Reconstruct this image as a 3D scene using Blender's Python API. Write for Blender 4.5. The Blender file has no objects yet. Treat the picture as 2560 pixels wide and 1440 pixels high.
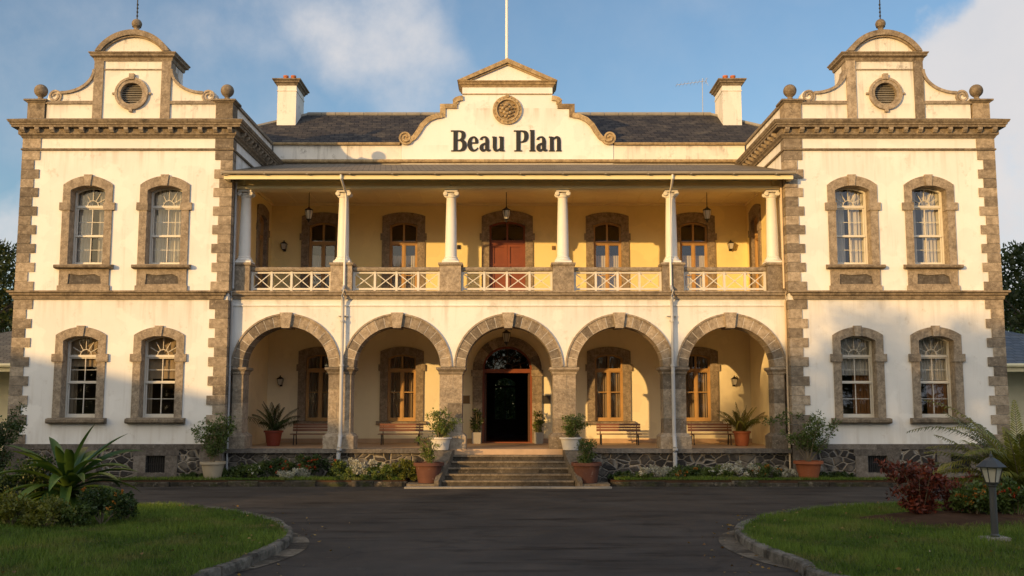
import bpy, bmesh, math, random
import numpy as np
from mathutils import Vector, Matrix
from mathutils.geometry import tessellate_polygon

R = math.radians
rnd = random.Random(7)
S = bpy.context.scene
COL = S.collection

# ------------------------------------------------------------------ camera
FPX = 2540.0
PITCH = math.atan(292 / FPX)
CAM = Vector((0.1, -29.0, 2.2))
cd = bpy.data.cameras.new("camera")
cam = bpy.data.objects.new("camera", cd)
COL.objects.link(cam)
cam.location = CAM
cam.rotation_euler = (math.pi / 2 + PITCH, 0, 0)
cd.sensor_width = 36
cd.lens = FPX / 2560 * 36
cd.clip_end = 3000
S.camera = cam

# ------------------------------------------------------------------ sun, sky, exposure
LDIR = Vector((0.84, 1.0, -0.183)).normalized()        # the way the light travels
SUN_EL = math.asin(-LDIR.z)
sd = bpy.data.lights.new("sun", 'SUN')
sd.energy = 3.3
sd.angle = R(0.5)
sd.color = (1.0, 0.60, 0.22)
sun = bpy.data.objects.new("sun", sd)
COL.objects.link(sun)
sun.rotation_euler = LDIR.to_track_quat('-Z', 'Y').to_euler()

W = bpy.data.worlds.new("World")
S.world = W
W.use_nodes = True
wt = W.node_tree
wt.nodes.clear()


def wn(t, **k):
    n = wt.nodes.new(t)
    for a, b in k.items():
        setattr(n, a, b)
    return n


SKY = 0.15
sky = wn('ShaderNodeTexSky', sky_type='NISHITA', sun_disc=False, sun_elevation=SUN_EL,
         sun_rotation=math.atan2(-LDIR.x, -LDIR.y), altitude=50, air_density=1.0, dust_density=0.5, ozone_density=2.4)
bg = wn('ShaderNodeBackground')
bg.inputs[1].default_value = SKY
wt.links.new(sky.outputs[0], bg.inputs[0])
out = wn('ShaderNodeOutputWorld')
tc = wn('ShaderNodeTexCoord')


def wmath(op, a, b=None, c=None, clamp=False):
    n = wn('ShaderNodeMath', operation=op, use_clamp=clamp)
    for i, v in enumerate((a, b, c)):
        if v is None:
            continue
        if hasattr(v, 'links') or hasattr(v, 'is_linked'):
            wt.links.new(v, n.inputs[i])
        else:
            n.inputs[i].default_value = v
    return n.outputs[0]


def ray(px, py):
    x = (px - 1280) / FPX
    z = -(py - 720) / FPX
    d = Vector((x, math.cos(PITCH) - z * math.sin(PITCH), math.sin(PITCH) + z * math.cos(PITCH)))
    return d.normalized()


def cloud_blob(d0, sx, sy, rot=0.0):
    """soft elliptical mask round a sky direction"""
    d0 = d0.normalized()
    right = Vector((d0.y, -d0.x, 0)).normalized()
    up = right.cross(d0)
    a = right * math.cos(rot) + up * math.sin(rot)
    b = -right * math.sin(rot) + up * math.cos(rot)
    res = None
    for ax, s in ((a, sx), (b, sy)):
        vm = wn('ShaderNodeVectorMath', operation='DOT_PRODUCT')
        wt.links.new(warp, vm.inputs[0])
        vm.inputs[1].default_value = ax
        off = d0.dot(ax)
        e = wmath('DIVIDE', wmath('SUBTRACT', vm.outputs['Value'], off), s)
        e = wmath('MULTIPLY', e, e)
        res = e if res is None else wmath('ADD', res, e)
    vm = wn('ShaderNodeVectorMath', operation='DOT_PRODUCT')
    wt.links.new(tc.outputs['Generated'], vm.inputs[0])
    vm.inputs[1].default_value = d0
    front = wmath('GREATER_THAN', vm.outputs['Value'], 0.2)
    m = wmath('MULTIPLY', wmath('SUBTRACT', 1.0, res, clamp=True), front)
    return m


n1 = wn('ShaderNodeTexNoise')
n1.inputs['Scale'].default_value = 7.0
n1.inputs['Detail'].default_value = 8.0
n1.inputs['Roughness'].default_value = 0.55
wt.links.new(tc.outputs['Generated'], n1.inputs['Vector'])
sub = wn('ShaderNodeVectorMath', operation='SUBTRACT')
wt.links.new(n1.outputs['Color'], sub.inputs[0])
sub.inputs[1].default_value = (.5, .5, .5)
scl = wn('ShaderNodeVectorMath', operation='SCALE')
wt.links.new(sub.outputs[0], scl.inputs[0])
scl.inputs['Scale'].default_value = 0.16
addv = wn('ShaderNodeVectorMath', operation='ADD')
wt.links.new(tc.outputs['Generated'], addv.inputs[0])
wt.links.new(scl.outputs[0], addv.inputs[1])
warp = addv.outputs[0]
n2 = wn('ShaderNodeTexNoise')
n2.inputs['Scale'].default_value = 13.0
n2.inputs['Detail'].default_value = 7.0
n2.inputs['Roughness'].default_value = 0.6
wt.links.new(tc.outputs['Generated'], n2.inputs['Vector'])
CLOUDS = [  # px, py, half width, half height (radians), tilt, density, softness
    (2660, 330, .175, .17, .35, 1.0, 3.5),
    (880, 60, .14, .10, -.35, .66, 1.1),
    (640, 120, .18, .07, -.2, .35, 1.0),
    (1010, 240, .20, .045, -.3, .30, 1.0),
    (1830, 60, .07, .028, 1.1, .16, 1.0),
    (2560, 520, .13, .06, .1, .5, 1.5),
    (-20, 560, .15, .05, .15, .55, 1.2),
    (230, 180, .3, .15, .0, .36, .8),
    (1500, 200, .7, .25, .0, .15, 1.0),
    (560, 330, .3, .06, -.1, .3, .9),
    (200, -420, .45, .16, .0, .5, 1.0),
    (2500, -520, .4, .16, .2, .5, 1.0),
]
dens = None
for px, py, sx, sy, rot, dd, soft in CLOUDS:
    m = cloud_blob(ray(px, py), sx, sy, rot)
    m = wmath('MULTIPLY', wmath('MULTIPLY', m, soft, clamp=True), dd)
    dens = m if dens is None else wmath('MAXIMUM', dens, m)
mod = wmath('MULTIPLY_ADD', n2.outputs['Fac'], 2.0, 0.02)
dens = wmath('MULTIPLY', dens, mod, clamp=True)
sm = wn('ShaderNodeMapRange', interpolation_type='SMOOTHSTEP')
wt.links.new(dens, sm.inputs['Value'])
# unseen broken bank of bright cloud behind the viewer, added to lift ambient light
sxyz = wn('ShaderNodeSeparateXYZ')
wt.links.new(warp, sxyz.inputs[0])
west = wn('ShaderNodeMapRange', interpolation_type='SMOOTHSTEP')
wt.links.new(sxyz.outputs['Y'], west.inputs['Value'])
west.inputs['From Min'].default_value = 0.30
west.inputs['From Max'].default_value = -0.35
n3 = wn('ShaderNodeTexNoise')
n3.inputs['Scale'].default_value = 2.6
n3.inputs['Detail'].default_value = 7.0
wt.links.new(warp, n3.inputs['Vector'])
brk = wn('ShaderNodeMapRange', interpolation_type='SMOOTHSTEP')
wt.links.new(n3.outputs['Fac'], brk.inputs['Value'])
brk.inputs['From Min'].default_value = 0.34
brk.inputs['From Max'].default_value = 0.58
bank = wmath('MULTIPLY', west.outputs[0], brk.outputs[0])
cr = wn('ShaderNodeMixRGB')
cr.inputs[1].default_value = (0.56, 0.60, 0.67, 1)
cr.inputs[2].default_value = (0.84, 0.78, 0.74, 1)
wt.links.new(n1.outputs['Fac'], cr.inputs[0])
bgc = wn('ShaderNodeBackground')
bgc.inputs[1].default_value = 0.8
wt.links.new(cr.outputs[0], bgc.inputs[0])
mix = wn('ShaderNodeMixShader')
wt.links.new(sm.outputs[0], mix.inputs[0])
wt.links.new(bg.outputs[0], mix.inputs[1])
wt.links.new(bgc.outputs[0], mix.inputs[2])
bgb = wn('ShaderNodeBackground')
bgb.inputs[0].default_value = (0.90, 0.96, 1.06, 1)
bgb.inputs[1].default_value = 0.88
mix2 = wn('ShaderNodeMixShader')
wt.links.new(bank, mix2.inputs[0])
wt.links.new(mix.outputs[0], mix2.inputs[1])
wt.links.new(bgb.outputs[0], mix2.inputs[2])
# warm glow low in the west round the sun, added to brighten the veranda
gd = wn('ShaderNodeVectorMath', operation='DOT_PRODUCT')
wt.links.new(tc.outputs['Generated'], gd.inputs[0])
gd.inputs[1].default_value = Vector((-LDIR.x, -LDIR.y, .17)).normalized()
gm = wn('ShaderNodeMapRange', interpolation_type='SMOOTHSTEP')
wt.links.new(gd.outputs['Value'], gm.inputs['Value'])
gm.inputs['From Min'].default_value = 0.74
gm.inputs['From Max'].default_value = 0.99
bgg = wn('ShaderNodeBackground')
bgg.inputs[0].default_value = (1.0, 0.76, 0.42, 1)
bgg.inputs[1].default_value = 1.8
mix3 = wn('ShaderNodeMixShader')
wt.links.new(gm.outputs[0], mix3.inputs[0])
wt.links.new(mix2.outputs[0], mix3.inputs[1])
wt.links.new(bgg.outputs[0], mix3.inputs[2])
wt.links.new(mix3.outputs[0], out.inputs[0])

S.view_settings.view_transform = 'Standard'
S.view_settings.look = 'None'
S.view_settings.exposure = 0.36
S.view_settings.gamma = 1
S.render.engine = 'CYCLES'
S.cycles.use_denoising = True
S.cycles.transparent_max_bounces = 24
S.cycles.max_bounces = 10
S.cycles.diffuse_bounces = 8


# ------------------------------------------------------------------ helpers: pixel -> point, tagging, meshes
def at(px, py, y):
    x = (px - 1280) / FPX
    z = -(py - 720) / FPX
    d = Vector((x, math.cos(PITCH) - z * math.sin(PITCH), math.sin(PITCH) + z * math.cos(PITCH)))
    t = (y - CAM.y) / d.y
    return CAM + d * t


def ground(px, py, zg=0.0):
    x = (px - 1280) / FPX
    z = -(py - 720) / FPX
    d = Vector((x, math.cos(PITCH) - z * math.sin(PITCH), math.sin(PITCH) + z * math.cos(PITCH)))
    t = (zg - CAM.z) / d.z
    return CAM + d * t


def tag(o, label=None, cat=None, group=None, kind=None):
    if label:
        o['label'] = label
    if cat:
        o['category'] = cat
    if group:
        o['group'] = group
    if kind:
        o['kind'] = kind
    return o


def empty(name, loc=(0, 0, 0), rz=0.0):
    o = bpy.data.objects.new(name, None)
    COL.objects.link(o)
    o.location = loc
    o.rotation_euler = (0, 0, rz)
    o.empty_display_size = 0.2
    return o


def link(name, mesh, parent=None, loc=(0, 0, 0), rz=0.0):
    o = bpy.data.objects.new(name, mesh)
    COL.objects.link(o)
    o.location = loc
    o.rotation_euler = (0, 0, rz)
    if parent:
        o.parent = parent
    return o


def copy_tree(o, parent=None):
    c = o.copy()
    COL.objects.link(c)
    if parent:
        c.parent = parent
    for ch in o.children:
        copy_tree(ch, c)
    return c


class MB:
    """collects shapes and links them as one mesh object"""

    def __init__(self):
        self.v = []
        self.f = []
        self.t = []
        self.M = None

    def add(self, vs, fs, tone=.5):
        b = len(self.v)
        if self.M is not None:
            vs = [tuple(self.M @ Vector(p)) for p in vs]
        self.v += [tuple(p) for p in vs]
        self.f += [tuple(i + b for i in f) for f in fs]
        self.t += [tone] * len(fs)

    def box(self, x0, x1, y0, y1, z0, z1, tone=.5):
        self.add([(x0, y0, z0), (x1, y0, z0), (x1, y1, z0), (x0, y1, z0), (x0, y0, z1), (x1, y0, z1), (x1, y1, z1), (x0, y1, z1)],
                 [(0, 3, 2, 1), (4, 5, 6, 7), (0, 1, 5, 4), (1, 2, 6, 5), (2, 3, 7, 6), (3, 0, 4, 7)], tone)

    def frustum(self, cx, cy, z0, z1, hx0, hy0, hx1, hy1, tone=.5):
        self.add([(cx - hx0, cy - hy0, z0), (cx + hx0, cy - hy0, z0), (cx + hx0, cy + hy0, z0), (cx - hx0, cy + hy0, z0),
                  (cx - hx1, cy - hy1, z1), (cx + hx1, cy - hy1, z1), (cx + hx1, cy + hy1, z1), (cx - hx1, cy + hy1, z1)],
                 [(0, 3, 2, 1), (4, 5, 6, 7), (0, 1, 5, 4), (1, 2, 6, 5), (2, 3, 7, 6), (3, 0, 4, 7)], tone)

    def slab(self, outer, holes=(), y0=0.0, y1=.1, tone=.5, back=True):
        """outline in the x-z plane (with holes) given thickness along y"""
        loops = [list(outer)] + [list(h) for h in holes]
        flat = [p for l in loops for p in l]
        tris = tessellate_polygon([[Vector((p[0], p[1], 0)) for p in l] for l in loops])
        n = len(flat)
        vs = [(p[0], y0, p[1]) for p in flat] + [(p[0], y1, p[1]) for p in flat]
        fs = [tuple(t) for t in tris]
        if back:
            fs += [tuple(i + n for i in reversed(t)) for t in tris]
        b = 0
        for l in loops:
            m = len(l)
            for i in range(m):
                j = (i + 1) % m
                fs.append((b + i, b + j, n + b + j, n + b + i))
            b += m
        self.add(vs, fs, tone)

    def sheet(self, outer, y):
        tris = tessellate_polygon([[Vector((p[0], p[1], 0)) for p in outer]])
        self.add([(p[0], y, p[1]) for p in outer], [tuple(t) for t in tris])

    def strip(self, a, b, y0, y1, tone=.5):
        """solid band between two polylines a and b in the x-z plane"""
        n = len(a)
        vs = [(p[0], y0, p[1]) for p in a] + [(p[0], y0, p[1]) for p in b] + [(p[0], y1, p[1]) for p in a] + [(p[0], y1, p[1]) for p in b]
        fs = []
        for i in range(n - 1):
            fs += [(i, i + 1, n + i + 1, n + i), (2 * n + i, 3 * n + i, 3 * n + i + 1, 2 * n + i + 1),
                   (i, 2 * n + i, 2 * n + i + 1, i + 1), (n + i, n + i + 1, 3 * n + i + 1, 3 * n + i)]
        fs += [(0, n, 3 * n, 2 * n), (n - 1, 3 * n - 1, 4 * n - 1, 2 * n - 1)]
        self.add(vs, fs, tone)

    def prof_x(self, prof, x0, x1, tone=.5):
        """profile in the y-z plane run along x"""
        n = len(prof)
        vs = [(x0, p[0], p[1]) for p in prof] + [(x1, p[0], p[1]) for p in prof]
        fs = [tuple(range(n)), tuple(reversed(range(n, 2 * n)))]
        for i in range(n):
            j = (i + 1) % n
            fs.append((i, n + i, n + j, j))
        self.add(vs, fs, tone)

    def sweep_rect(self, prof, x0, x1, y0, y1, tone=.5):
        """profile of (outward, z) carried round a rectangle, mitred at the corners"""
        n = len(prof)
        vs = []
        for o, z in prof:
            vs += [(x0 - o, y0 - o, z), (x1 + o, y0 - o, z), (x1 + o, y1 + o, z), (x0 - o, y1 + o, z)]
        fs = []
        for i in range(n):
            j = (i + 1) % n
            for k in range(4):
                m = (k + 1) % 4
                fs.append((4 * i + k, 4 * i + m, 4 * j + m, 4 * j + k))
        self.add(vs, fs, tone)

    def lathe(self, prof, cx=0, cy=0, z0=0, n=16, tone=.5):
        vs = []
        for r, z in prof:
            for k in range(n):
                a = 2 * math.pi * k / n
                vs.append((cx + r * math.cos(a), cy + r * math.sin(a), z0 + z))
        fs = []
        for i in range(len(prof) - 1):
            for k in range(n):
                m = (k + 1) % n
                fs.append((i * n + k, i * n + m, (i + 1) * n + m, (i + 1) * n + k))
        fs.append(tuple(reversed(range(n))))
        fs.append(tuple(range((len(prof) - 1) * n, len(prof) * n)))
        self.add(vs, fs, tone)

    def ball(self, c, r, n=14, tone=.5, sz=1.0):
        self.lathe([(r * math.sin(math.pi * i / n) + 1e-4, -r * sz * math.cos(math.pi * i / n)) for i in range(n + 1)], c[0], c[1], c[2], n + 4, tone)

    def tube(self, pts, r, n=6, tone=.5):
        pts = [Vector(p) for p in pts]
        rs = r if isinstance(r, (list, tuple)) else [r] * len(pts)
        vs = []
        for i, p in enumerate(pts):
            d = (pts[min(i + 1, len(pts) - 1)] - pts[max(i - 1, 0)]).normalized()
            a = d.orthogonal().normalized() if abs(d.z) < .99 else Vector((1, 0, 0))
            if abs(d.z) < .99:
                a = d.cross(Vector((0, 0, 1))).normalized()
            b = d.cross(a).normalized()
            for k in range(n):
                t = 2 * math.pi * k / n
                vs.append(p + a * (rs[i] * math.cos(t)) + b * (rs[i] * math.sin(t)))
        fs = []
        for i in range(len(pts) - 1):
            for k in range(n):
                m = (k + 1) % n
                fs.append((i * n + k, i * n + m, (i + 1) * n + m, (i + 1) * n + k))
        fs += [tuple(reversed(range(n))), tuple(range((len(pts) - 1) * n, len(pts) * n))]
        self.add(vs, fs, tone)

    def mesh(self, name, mat, smooth=False, fix=True):
        me = bpy.data.meshes.new(name)
        me.from_pydata(self.v, [], self.f)
        at_ = me.attributes.new('tone', 'FLOAT', 'FACE')
        at_.data.foreach_set('value', np.array(self.t, dtype=np.float32))
        if fix:
            bm = bmesh.new()
            bm.from_mesh(me)
            bmesh.ops.recalc_face_normals(bm, faces=bm.faces)
            bm.to_mesh(me)
            bm.free()
        if smooth:
            me.polygons.foreach_set('use_smooth', [True] * len(me.polygons))
            try:
                me.set_sharp_from_angle(angle=R(40))
            except Exception:
                pass
        me.materials.append(mat)
        me.update()
        return me

    def build(self, name, mat, parent=None, smooth=False, loc=(0, 0, 0), rz=0.0, fix=True):
        return link(name, self.mesh(name, mat, smooth, fix), parent, loc, rz)


def big_mesh(name, verts, quads, tones, mat):
    """numpy mesh of quads for leaves and blades"""
    me = bpy.data.meshes.new(name)
    nv, nq = len(verts), len(quads)
    k = quads.shape[1]
    me.vertices.add(nv)
    me.vertices.foreach_set('co', np.asarray(verts, np.float32).ravel())
    me.loops.add(nq * k)
    me.loops.foreach_set('vertex_index', np.asarray(quads, np.int32).ravel())
    me.polygons.add(nq)
    me.polygons.foreach_set('loop_start', np.arange(nq, dtype=np.int32) * k)
    a = me.attributes.new('tone', 'FLOAT', 'FACE')
    a.data.foreach_set('value', np.asarray(tones, np.float32))
    me.materials.append(mat)
    me.update(calc_edges=True)
    me.validate()
    return me


def arc_pts(cx, half, zs, rise, n=16, ell=False):
    """points of an arch from right to left over the top"""
    if ell:
        return [(cx + half * math.cos(math.pi * i / n), zs + rise * math.sin(math.pi * i / n)) for i in range(n + 1)]
    Rr = (half * half + rise * rise) / (2 * rise)
    a = math.asin(min(1, half / Rr))
    zc = zs + rise - Rr
    return [(cx + Rr * math.sin(a - 2 * a * i / n), zc + Rr * math.cos(a - 2 * a * i / n)) for i in range(n + 1)]


def opening(cx, half, z0, zs, rise, n=14, ell=False):
    return [(cx - half, z0), (cx + half, z0)] + arc_pts(cx, half, zs, rise, n, ell)


def rect(x0, x1, z0, z1):
    return [(x0, z0), (x1, z0), (x1, z1), (x0, z1)]


# ------------------------------------------------------------------ materials
class Mat:
    def __init__(self, name, rough=.8, spec=.3):
        self.m = bpy.data.materials.new(name)
        self.m.use_nodes = True
        self.t = self.m.node_tree
        self.b = self.t.nodes['Principled BSDF']
        self.b.inputs['Roughness'].default_value = rough
        self.b.inputs['Specular IOR Level'].default_value = spec
        self.pos = self.n('ShaderNodeNewGeometry').outputs['Position']

    def n(self, t, **k):
        x = self.t.nodes.new(t)
        for a, b in k.items():
            setattr(x, a, b)
        return x

    def l(self, a, b):
        self.t.links.new(a, b)

    def vec(self, sx, sy, sz):
        m = self.n('ShaderNodeVectorMath', operation='MULTIPLY')
        self.l(self.pos, m.inputs[0])
        m.inputs[1].default_value = (sx, sy, sz)
        return m.outputs[0]

    def noise(self, scale=1, detail=5, rough=.55, vec=None):
        x = self.n('ShaderNodeTexNoise')
        x.inputs['Scale'].default_value = scale
        x.inputs['Detail'].default_value = detail
        x.inputs['Roughness'].default_value = rough
        self.l(vec if vec is not None else self.pos, x.inputs['Vector'])
        return x.outputs['Fac']

    def ramp(self, fac, *stops):
        x = self.n('ShaderNodeValToRGB')
        e = x.color_ramp.elements
        while len(e) < len(stops):
            e.new(.5)
        for k, (p, c) in enumerate(stops):
            e[k].position = p
            if not isinstance(c, (tuple, list)):
                c = (c, c, c)
            e[k].color = (*c, 1)
        self.l(fac, x.inputs[0])
        return x.outputs[0]

    def mix(self, a, b, fac, mode='MIX'):
        x = self.n('ShaderNodeMixRGB', blend_type=mode)
        for v, s in ((a, x.inputs[1]), (b, x.inputs[2]), (fac, x.inputs[0])):
            if isinstance(v, (int, float)):
                s.default_value = v
            elif isinstance(v, (tuple, list)):
                s.default_value = (*v, 1)
            else:
                self.l(v, s)
        return x.outputs[0]

    def math(self, op, a, b=0.0, clamp=False):
        x = self.n('ShaderNodeMath', operation=op, use_clamp=clamp)
        for i, v in enumerate((a, b)):
            if isinstance(v, (int, float)):
                x.inputs[i].default_value = v
            else:
                self.l(v, x.inputs[i])
        return x.outputs[0]

    def tone(self):
        x = self.n('ShaderNodeAttribute', attribute_name='tone')
        return x.outputs['Fac']

    def color(self, c):
        if isinstance(c, (tuple, list)):
            self.b.inputs['Base Color'].default_value = (*c, 1)
        else:
            self.l(c, self.b.inputs['Base Color'])

    def bump(self, h, strength=.3, dist=.02):
        x = self.n('ShaderNodeBump')
        x.inputs['Strength'].default_value = strength
        x.inputs['Distance'].default_value = dist
        self.l(h, x.inputs['Height'])
        self.l(x.outputs[0], self.b.inputs['Normal'])


def plaster(name, base, dirt, amount, streak=.25):
    m = Mat(name, .85, .2)
    big = m.noise(.55, 6, .6)
    c = m.mix(base, tuple(b * .87 for b in base), m.ramp(big, (.35, 0), (.7, 1)))
    sp = m.ramp(m.noise(2.3, 9, .72), (.58, 0), (.74, 1))
    c = m.mix(c, dirt, m.math('MULTIPLY', sp, amount))
    st = m.ramp(m.noise(1, 7, .65, m.vec(5.0, 5.0, .35)), (.55, 0), (.8, 1))
    c = m.mix(c, dirt, m.math('MULTIPLY', st, streak))
    sz = m.n('ShaderNodeSeparateXYZ')
    m.l(m.pos, sz.inputs[0])
    run = None
    for z0, z1 in ((8.7, 9.57), (4.4, 5.2), (10.7, 11.0), (11.7, 12.3), (13.4, 14.0)):
        up = m.n('ShaderNodeMapRange')
        m.l(sz.outputs[2], up.inputs['Value'])
        up.inputs['From Min'].default_value = z0
        up.inputs['From Max'].default_value = z1
        q = m.math('MULTIPLY', up.outputs[0], m.math('LESS_THAN', sz.outputs[2], z1 + .02))
        run = q if run is None else m.math('MAXIMUM', run, q)
    dn = m.n('ShaderNodeMapRange')
    m.l(sz.outputs[2], dn.inputs['Value'])
    dn.inputs['From Min'].default_value = 1.9
    dn.inputs['From Max'].default_value = 1.08
    run = m.math('MAXIMUM', run, m.math('MULTIPLY', dn.outputs[0], .9))
    rs = m.ramp(m.noise(1, 6, .62, m.vec(3.2, 3.2, .22)), (.48, 0), (.72, 1))
    c = m.mix(c, dirt, m.math('MULTIPLY', m.math('MULTIPLY', rs, run), min(.6, streak * 1.2 + .08)))
    pat = m.ramp(m.noise(.9, 4, .5), (.52, 0), (.545, 1))
    c = m.mix(c, tuple(min(1, b * 1.05) for b in base), m.math('MULTIPLY', pat, .5))
    fine = m.ramp(m.noise(38, 3, .6), (.66, 0), (.74, 1))
    c = m.mix(c, dirt, m.math('MULTIPLY', fine, amount * .5))
    m.color(c)
    m.bump(m.noise(9, 8, .7), .25, .015)
    return m.m


M_WALL = plaster('white_plaster', (.80, .785, .75), (.40, .335, .25), .65, .42)
M_WEATHER = plaster('weathered_white_plaster', (.76, .725, .66), (.15, .125, .10), .95, .8)
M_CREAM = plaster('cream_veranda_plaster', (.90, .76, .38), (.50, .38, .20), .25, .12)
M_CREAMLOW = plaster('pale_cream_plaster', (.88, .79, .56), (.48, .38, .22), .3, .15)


def stonemat(name, dark, light, lichen, lich_amt, top=0.0):
    m = Mat(name, .9, .2)
    t = m.tone()
    n = m.noise(4.5, 8, .7)
    f = m.math('ADD', m.math('MULTIPLY', t, .95), m.math('MULTIPLY', n, .42))
    c = m.mix(dark, light, m.ramp(f, (.15, 0), (1.1, 1)))
    mot = m.ramp(m.noise(7.5, 7, .72), (.40, 0), (.60, 1))
    c = m.mix(m.mix(c, (.60, .58, .56), 1.0, 'MULTIPLY'), c, mot)
    pits = m.ramp(m.noise(26, 6, .75), (.30, 1), (.47, 0))
    c = m.mix(c, tuple(d * .45 for d in dark), m.math('MULTIPLY', pits, .75))
    pale = m.ramp(m.noise(17, 6, .7), (.56, 0), (.72, 1))
    c = m.mix(c, tuple(min(1, l * 1.45) for l in light), m.math('MULTIPLY', pale, .55))
    li = m.ramp(m.noise(1.9, 9, .75), (.52, 0), (.68, 1))
    c = m.mix(c, lichen, m.math('MULTIPLY', li, lich_amt))
    m.color(c)
    m.bump(m.noise(22, 8, .75), .6, .02)
    return m.m


M_STONE = stonemat('grey_brown_stone', (.17, .142, .112), (.47, .385, .285), (.10, .085, .068), .55)
M_GOLD = stonemat('ochre_tinted_coping_stone', (.23, .165, .095), (.52, .39, .22), (.12, .09, .055), .5)
M_CORN = stonemat('weathered_cornice_stone', (.15, .122, .09), (.40, .32, .225), (.045, .038, .032), .85)
M_DRESS = stonemat('plinth_stone', (.12, .106, .094), (.23, .203, .175), (.06, .056, .05), .6)
M_STEP = stonemat('worn_step_stone', (.05, .043, .035), (.235, .195, .145), (.03, .026, .022), .6)

m = Mat('rubble_basalt', .85, .3)
v = m.vec(1, 1, 1.45)
nz = m.n('ShaderNodeTexNoise')
nz.inputs['Scale'].default_value = 1.6
m.l(v, nz.inputs['Vector'])
va = m.n('ShaderNodeVectorMath', operation='MULTIPLY_ADD')
m.l(nz.outputs['Color'], va.inputs[0])
va.inputs[1].default_value = (.13, .13, .13)
m.l(v, va.inputs[2])
vo = m.n('ShaderNodeTexVoronoi', feature='DISTANCE_TO_EDGE')
vo.inputs['Scale'].default_value = 3.5
m.l(va.outputs[0], vo.inputs['Vector'])
vc = m.n('ShaderNodeTexVoronoi', feature='F1')
vc.inputs['Scale'].default_value = 3.5
m.l(va.outputs[0], vc.inputs['Vector'])
sep = m.n('ShaderNodeSeparateColor')
m.l(vc.outputs['Color'], sep.inputs[0])
dd = m.math('ADD', vo.outputs['Distance'], m.math('MULTIPLY', m.noise(14, 5), .05))
mort = m.ramp(dd, (.085, 1), (.125, 0))
st = m.mix((.016, .015, .016), (.070, .060, .052), sep.outputs[0])
st = m.mix(st, (.15, .13, .11), m.math('MULTIPLY', m.ramp(m.noise(18, 6, .7), (.55, 0), (.75, 1)), .6))
smear = m.ramp(m.noise(1.3, 6, .65), (.52, 0), (.60, 1))
st = m.mix(st, (.15, .132, .11), m.math('MULTIPLY', smear, .85))
mo = m.mix((.30, .265, .22), (.15, .13, .108), m.ramp(m.noise(5, 5), (.35, 0), (.7, 1)))
m.color(m.mix(st, mo, mort))
m.bump(m.math('ADD', m.ramp(dd, (.03, 0), (.14, 1)), m.math('MULTIPLY', m.noise(20, 6), .3)), .9, .05)
M_RUBBLE = m.m


def slatemat(name, a, b, cc, zscale, sc=1.0):
    m = Mat(name, .8, .15)
    sepx = m.n('ShaderNodeSeparateXYZ')
    m.l(m.pos, sepx.inputs[0])
    cmb = m.n('ShaderNodeCombineXYZ')
    m.l(m.math('ADD', sepx.outputs[0], m.math('MULTIPLY', sepx.outputs[1], .13)), cmb.inputs[0])
    m.l(m.math('MULTIPLY', sepx.outputs[2], zscale), cmb.inputs[1])
    br = m.n('ShaderNodeTexBrick', offset=.5)
    br.inputs['Scale'].default_value = sc
    br.inputs['Color1'].default_value = (*a, 1)
    br.inputs['Color2'].default_value = (*b, 1)
    br.inputs['Mortar'].default_value = (*cc, 1)
    br.inputs['Mortar Size'].default_value = .012
    br.inputs['Brick Width'].default_value = .34
    br.inputs['Row Height'].default_value = .22
    br.inputs['Bias'].default_value = -.1
    m.l(cmb.outputs[0], br.inputs['Vector'])
    c = m.mix(br.outputs['Color'], (.17, .15, .12), m.math('MULTIPLY', m.ramp(m.noise(2.2, 8, .7), (.5, 0), (.72, 1)), .5))
    c = m.mix(c, tuple(k * .4 for k in a), m.math('MULTIPLY', m.ramp(m.noise(6, 6, .7), (.5, 0), (.7, 1)), .6))
    m.color(c)
    m.bump(m.math('SUBTRACT', m.noise(20, 5), br.outputs['Fac']), .6, .02)
    return m.m


M_SLATE = slatemat('slate_tiles', (.038, .037, .042), (.078, .070, .066), (.014, .014, .016), 1.75)
M_SLATE2 = slatemat('weathered_slate_tiles', (.20, .165, .125), (.29, .24, .175), (.05, .042, .035), 3.9)
M_SLATE3 = slatemat('bluish_annexe_tiles', (.12, .14, .17), (.16, .18, .21), (.06, .07, .08), 1.9)


def paint(name, c, rough=.5, var=.12, spec=.4, dirt=(.25, .2, .14), amt=.35):
    m = Mat(name, rough, spec)
    k = m.mix(c, tuple(x * (1 - var) for x in c), m.ramp(m.noise(3, 5), (.35, 0), (.7, 1)))
    k = m.mix(k, dirt, m.math('MULTIPLY', m.ramp(m.noise(7, 8, .7), (.6, 0), (.78, 1)), amt))
    m.color(k)
    m.bump(m.noise(30, 4), .1, .005)
    return m.m


M_WHITE = paint('white_paint', (.68, .64, .56), .5, .08, amt=.3)
M_COLUMN = paint('column_paint', (.80, .775, .73), .6, .07, amt=.22)
M_CREAMP = paint('cream_timber_paint', (.88, .76, .46), .55, .08, amt=.2)
M_OCHRE = paint('ochre_timber', (.50, .30, .11), .45, .2, amt=.2)
M_REDWOOD = paint('red_brown_timber', (.26, .075, .03), .42, .2, amt=.2)
M_DARKWOOD = paint('dark_timber', (.10, .05, .025), .5, .2)
M_BENCH = paint('bench_timber', (.23, .085, .035), .45, .25, amt=.3)
M_IRON = paint('black_iron', (.025, .024, .024), .5, .2, amt=.1)
M_GUTTER = paint('galvanised_gutter', (.38, .34, .28), .55, .15, amt=.5)
M_PIPE = paint('pale_grey_pipe', (.46, .46, .46), .5, .1, amt=.35)
M_PIPE2 = paint('cream_pipe', (.66, .52, .36), .55, .1, amt=.35)
M_TILE = paint('terracotta_floor', (.52, .36, .23), .6, .25, amt=.3)
M_TERRA = paint('terracotta_pot', (.33, .105, .045), .75, .22, .2, (.42, .33, .26), .45)
M_TERRA2 = paint('old_terracotta_pot', (.125, .055, .038), .8, .25, .2, (.40, .34, .30), .7)
M_REDPOT = paint('dark_red_pot', (.26, .05, .025), .55, .15, .4)
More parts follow.
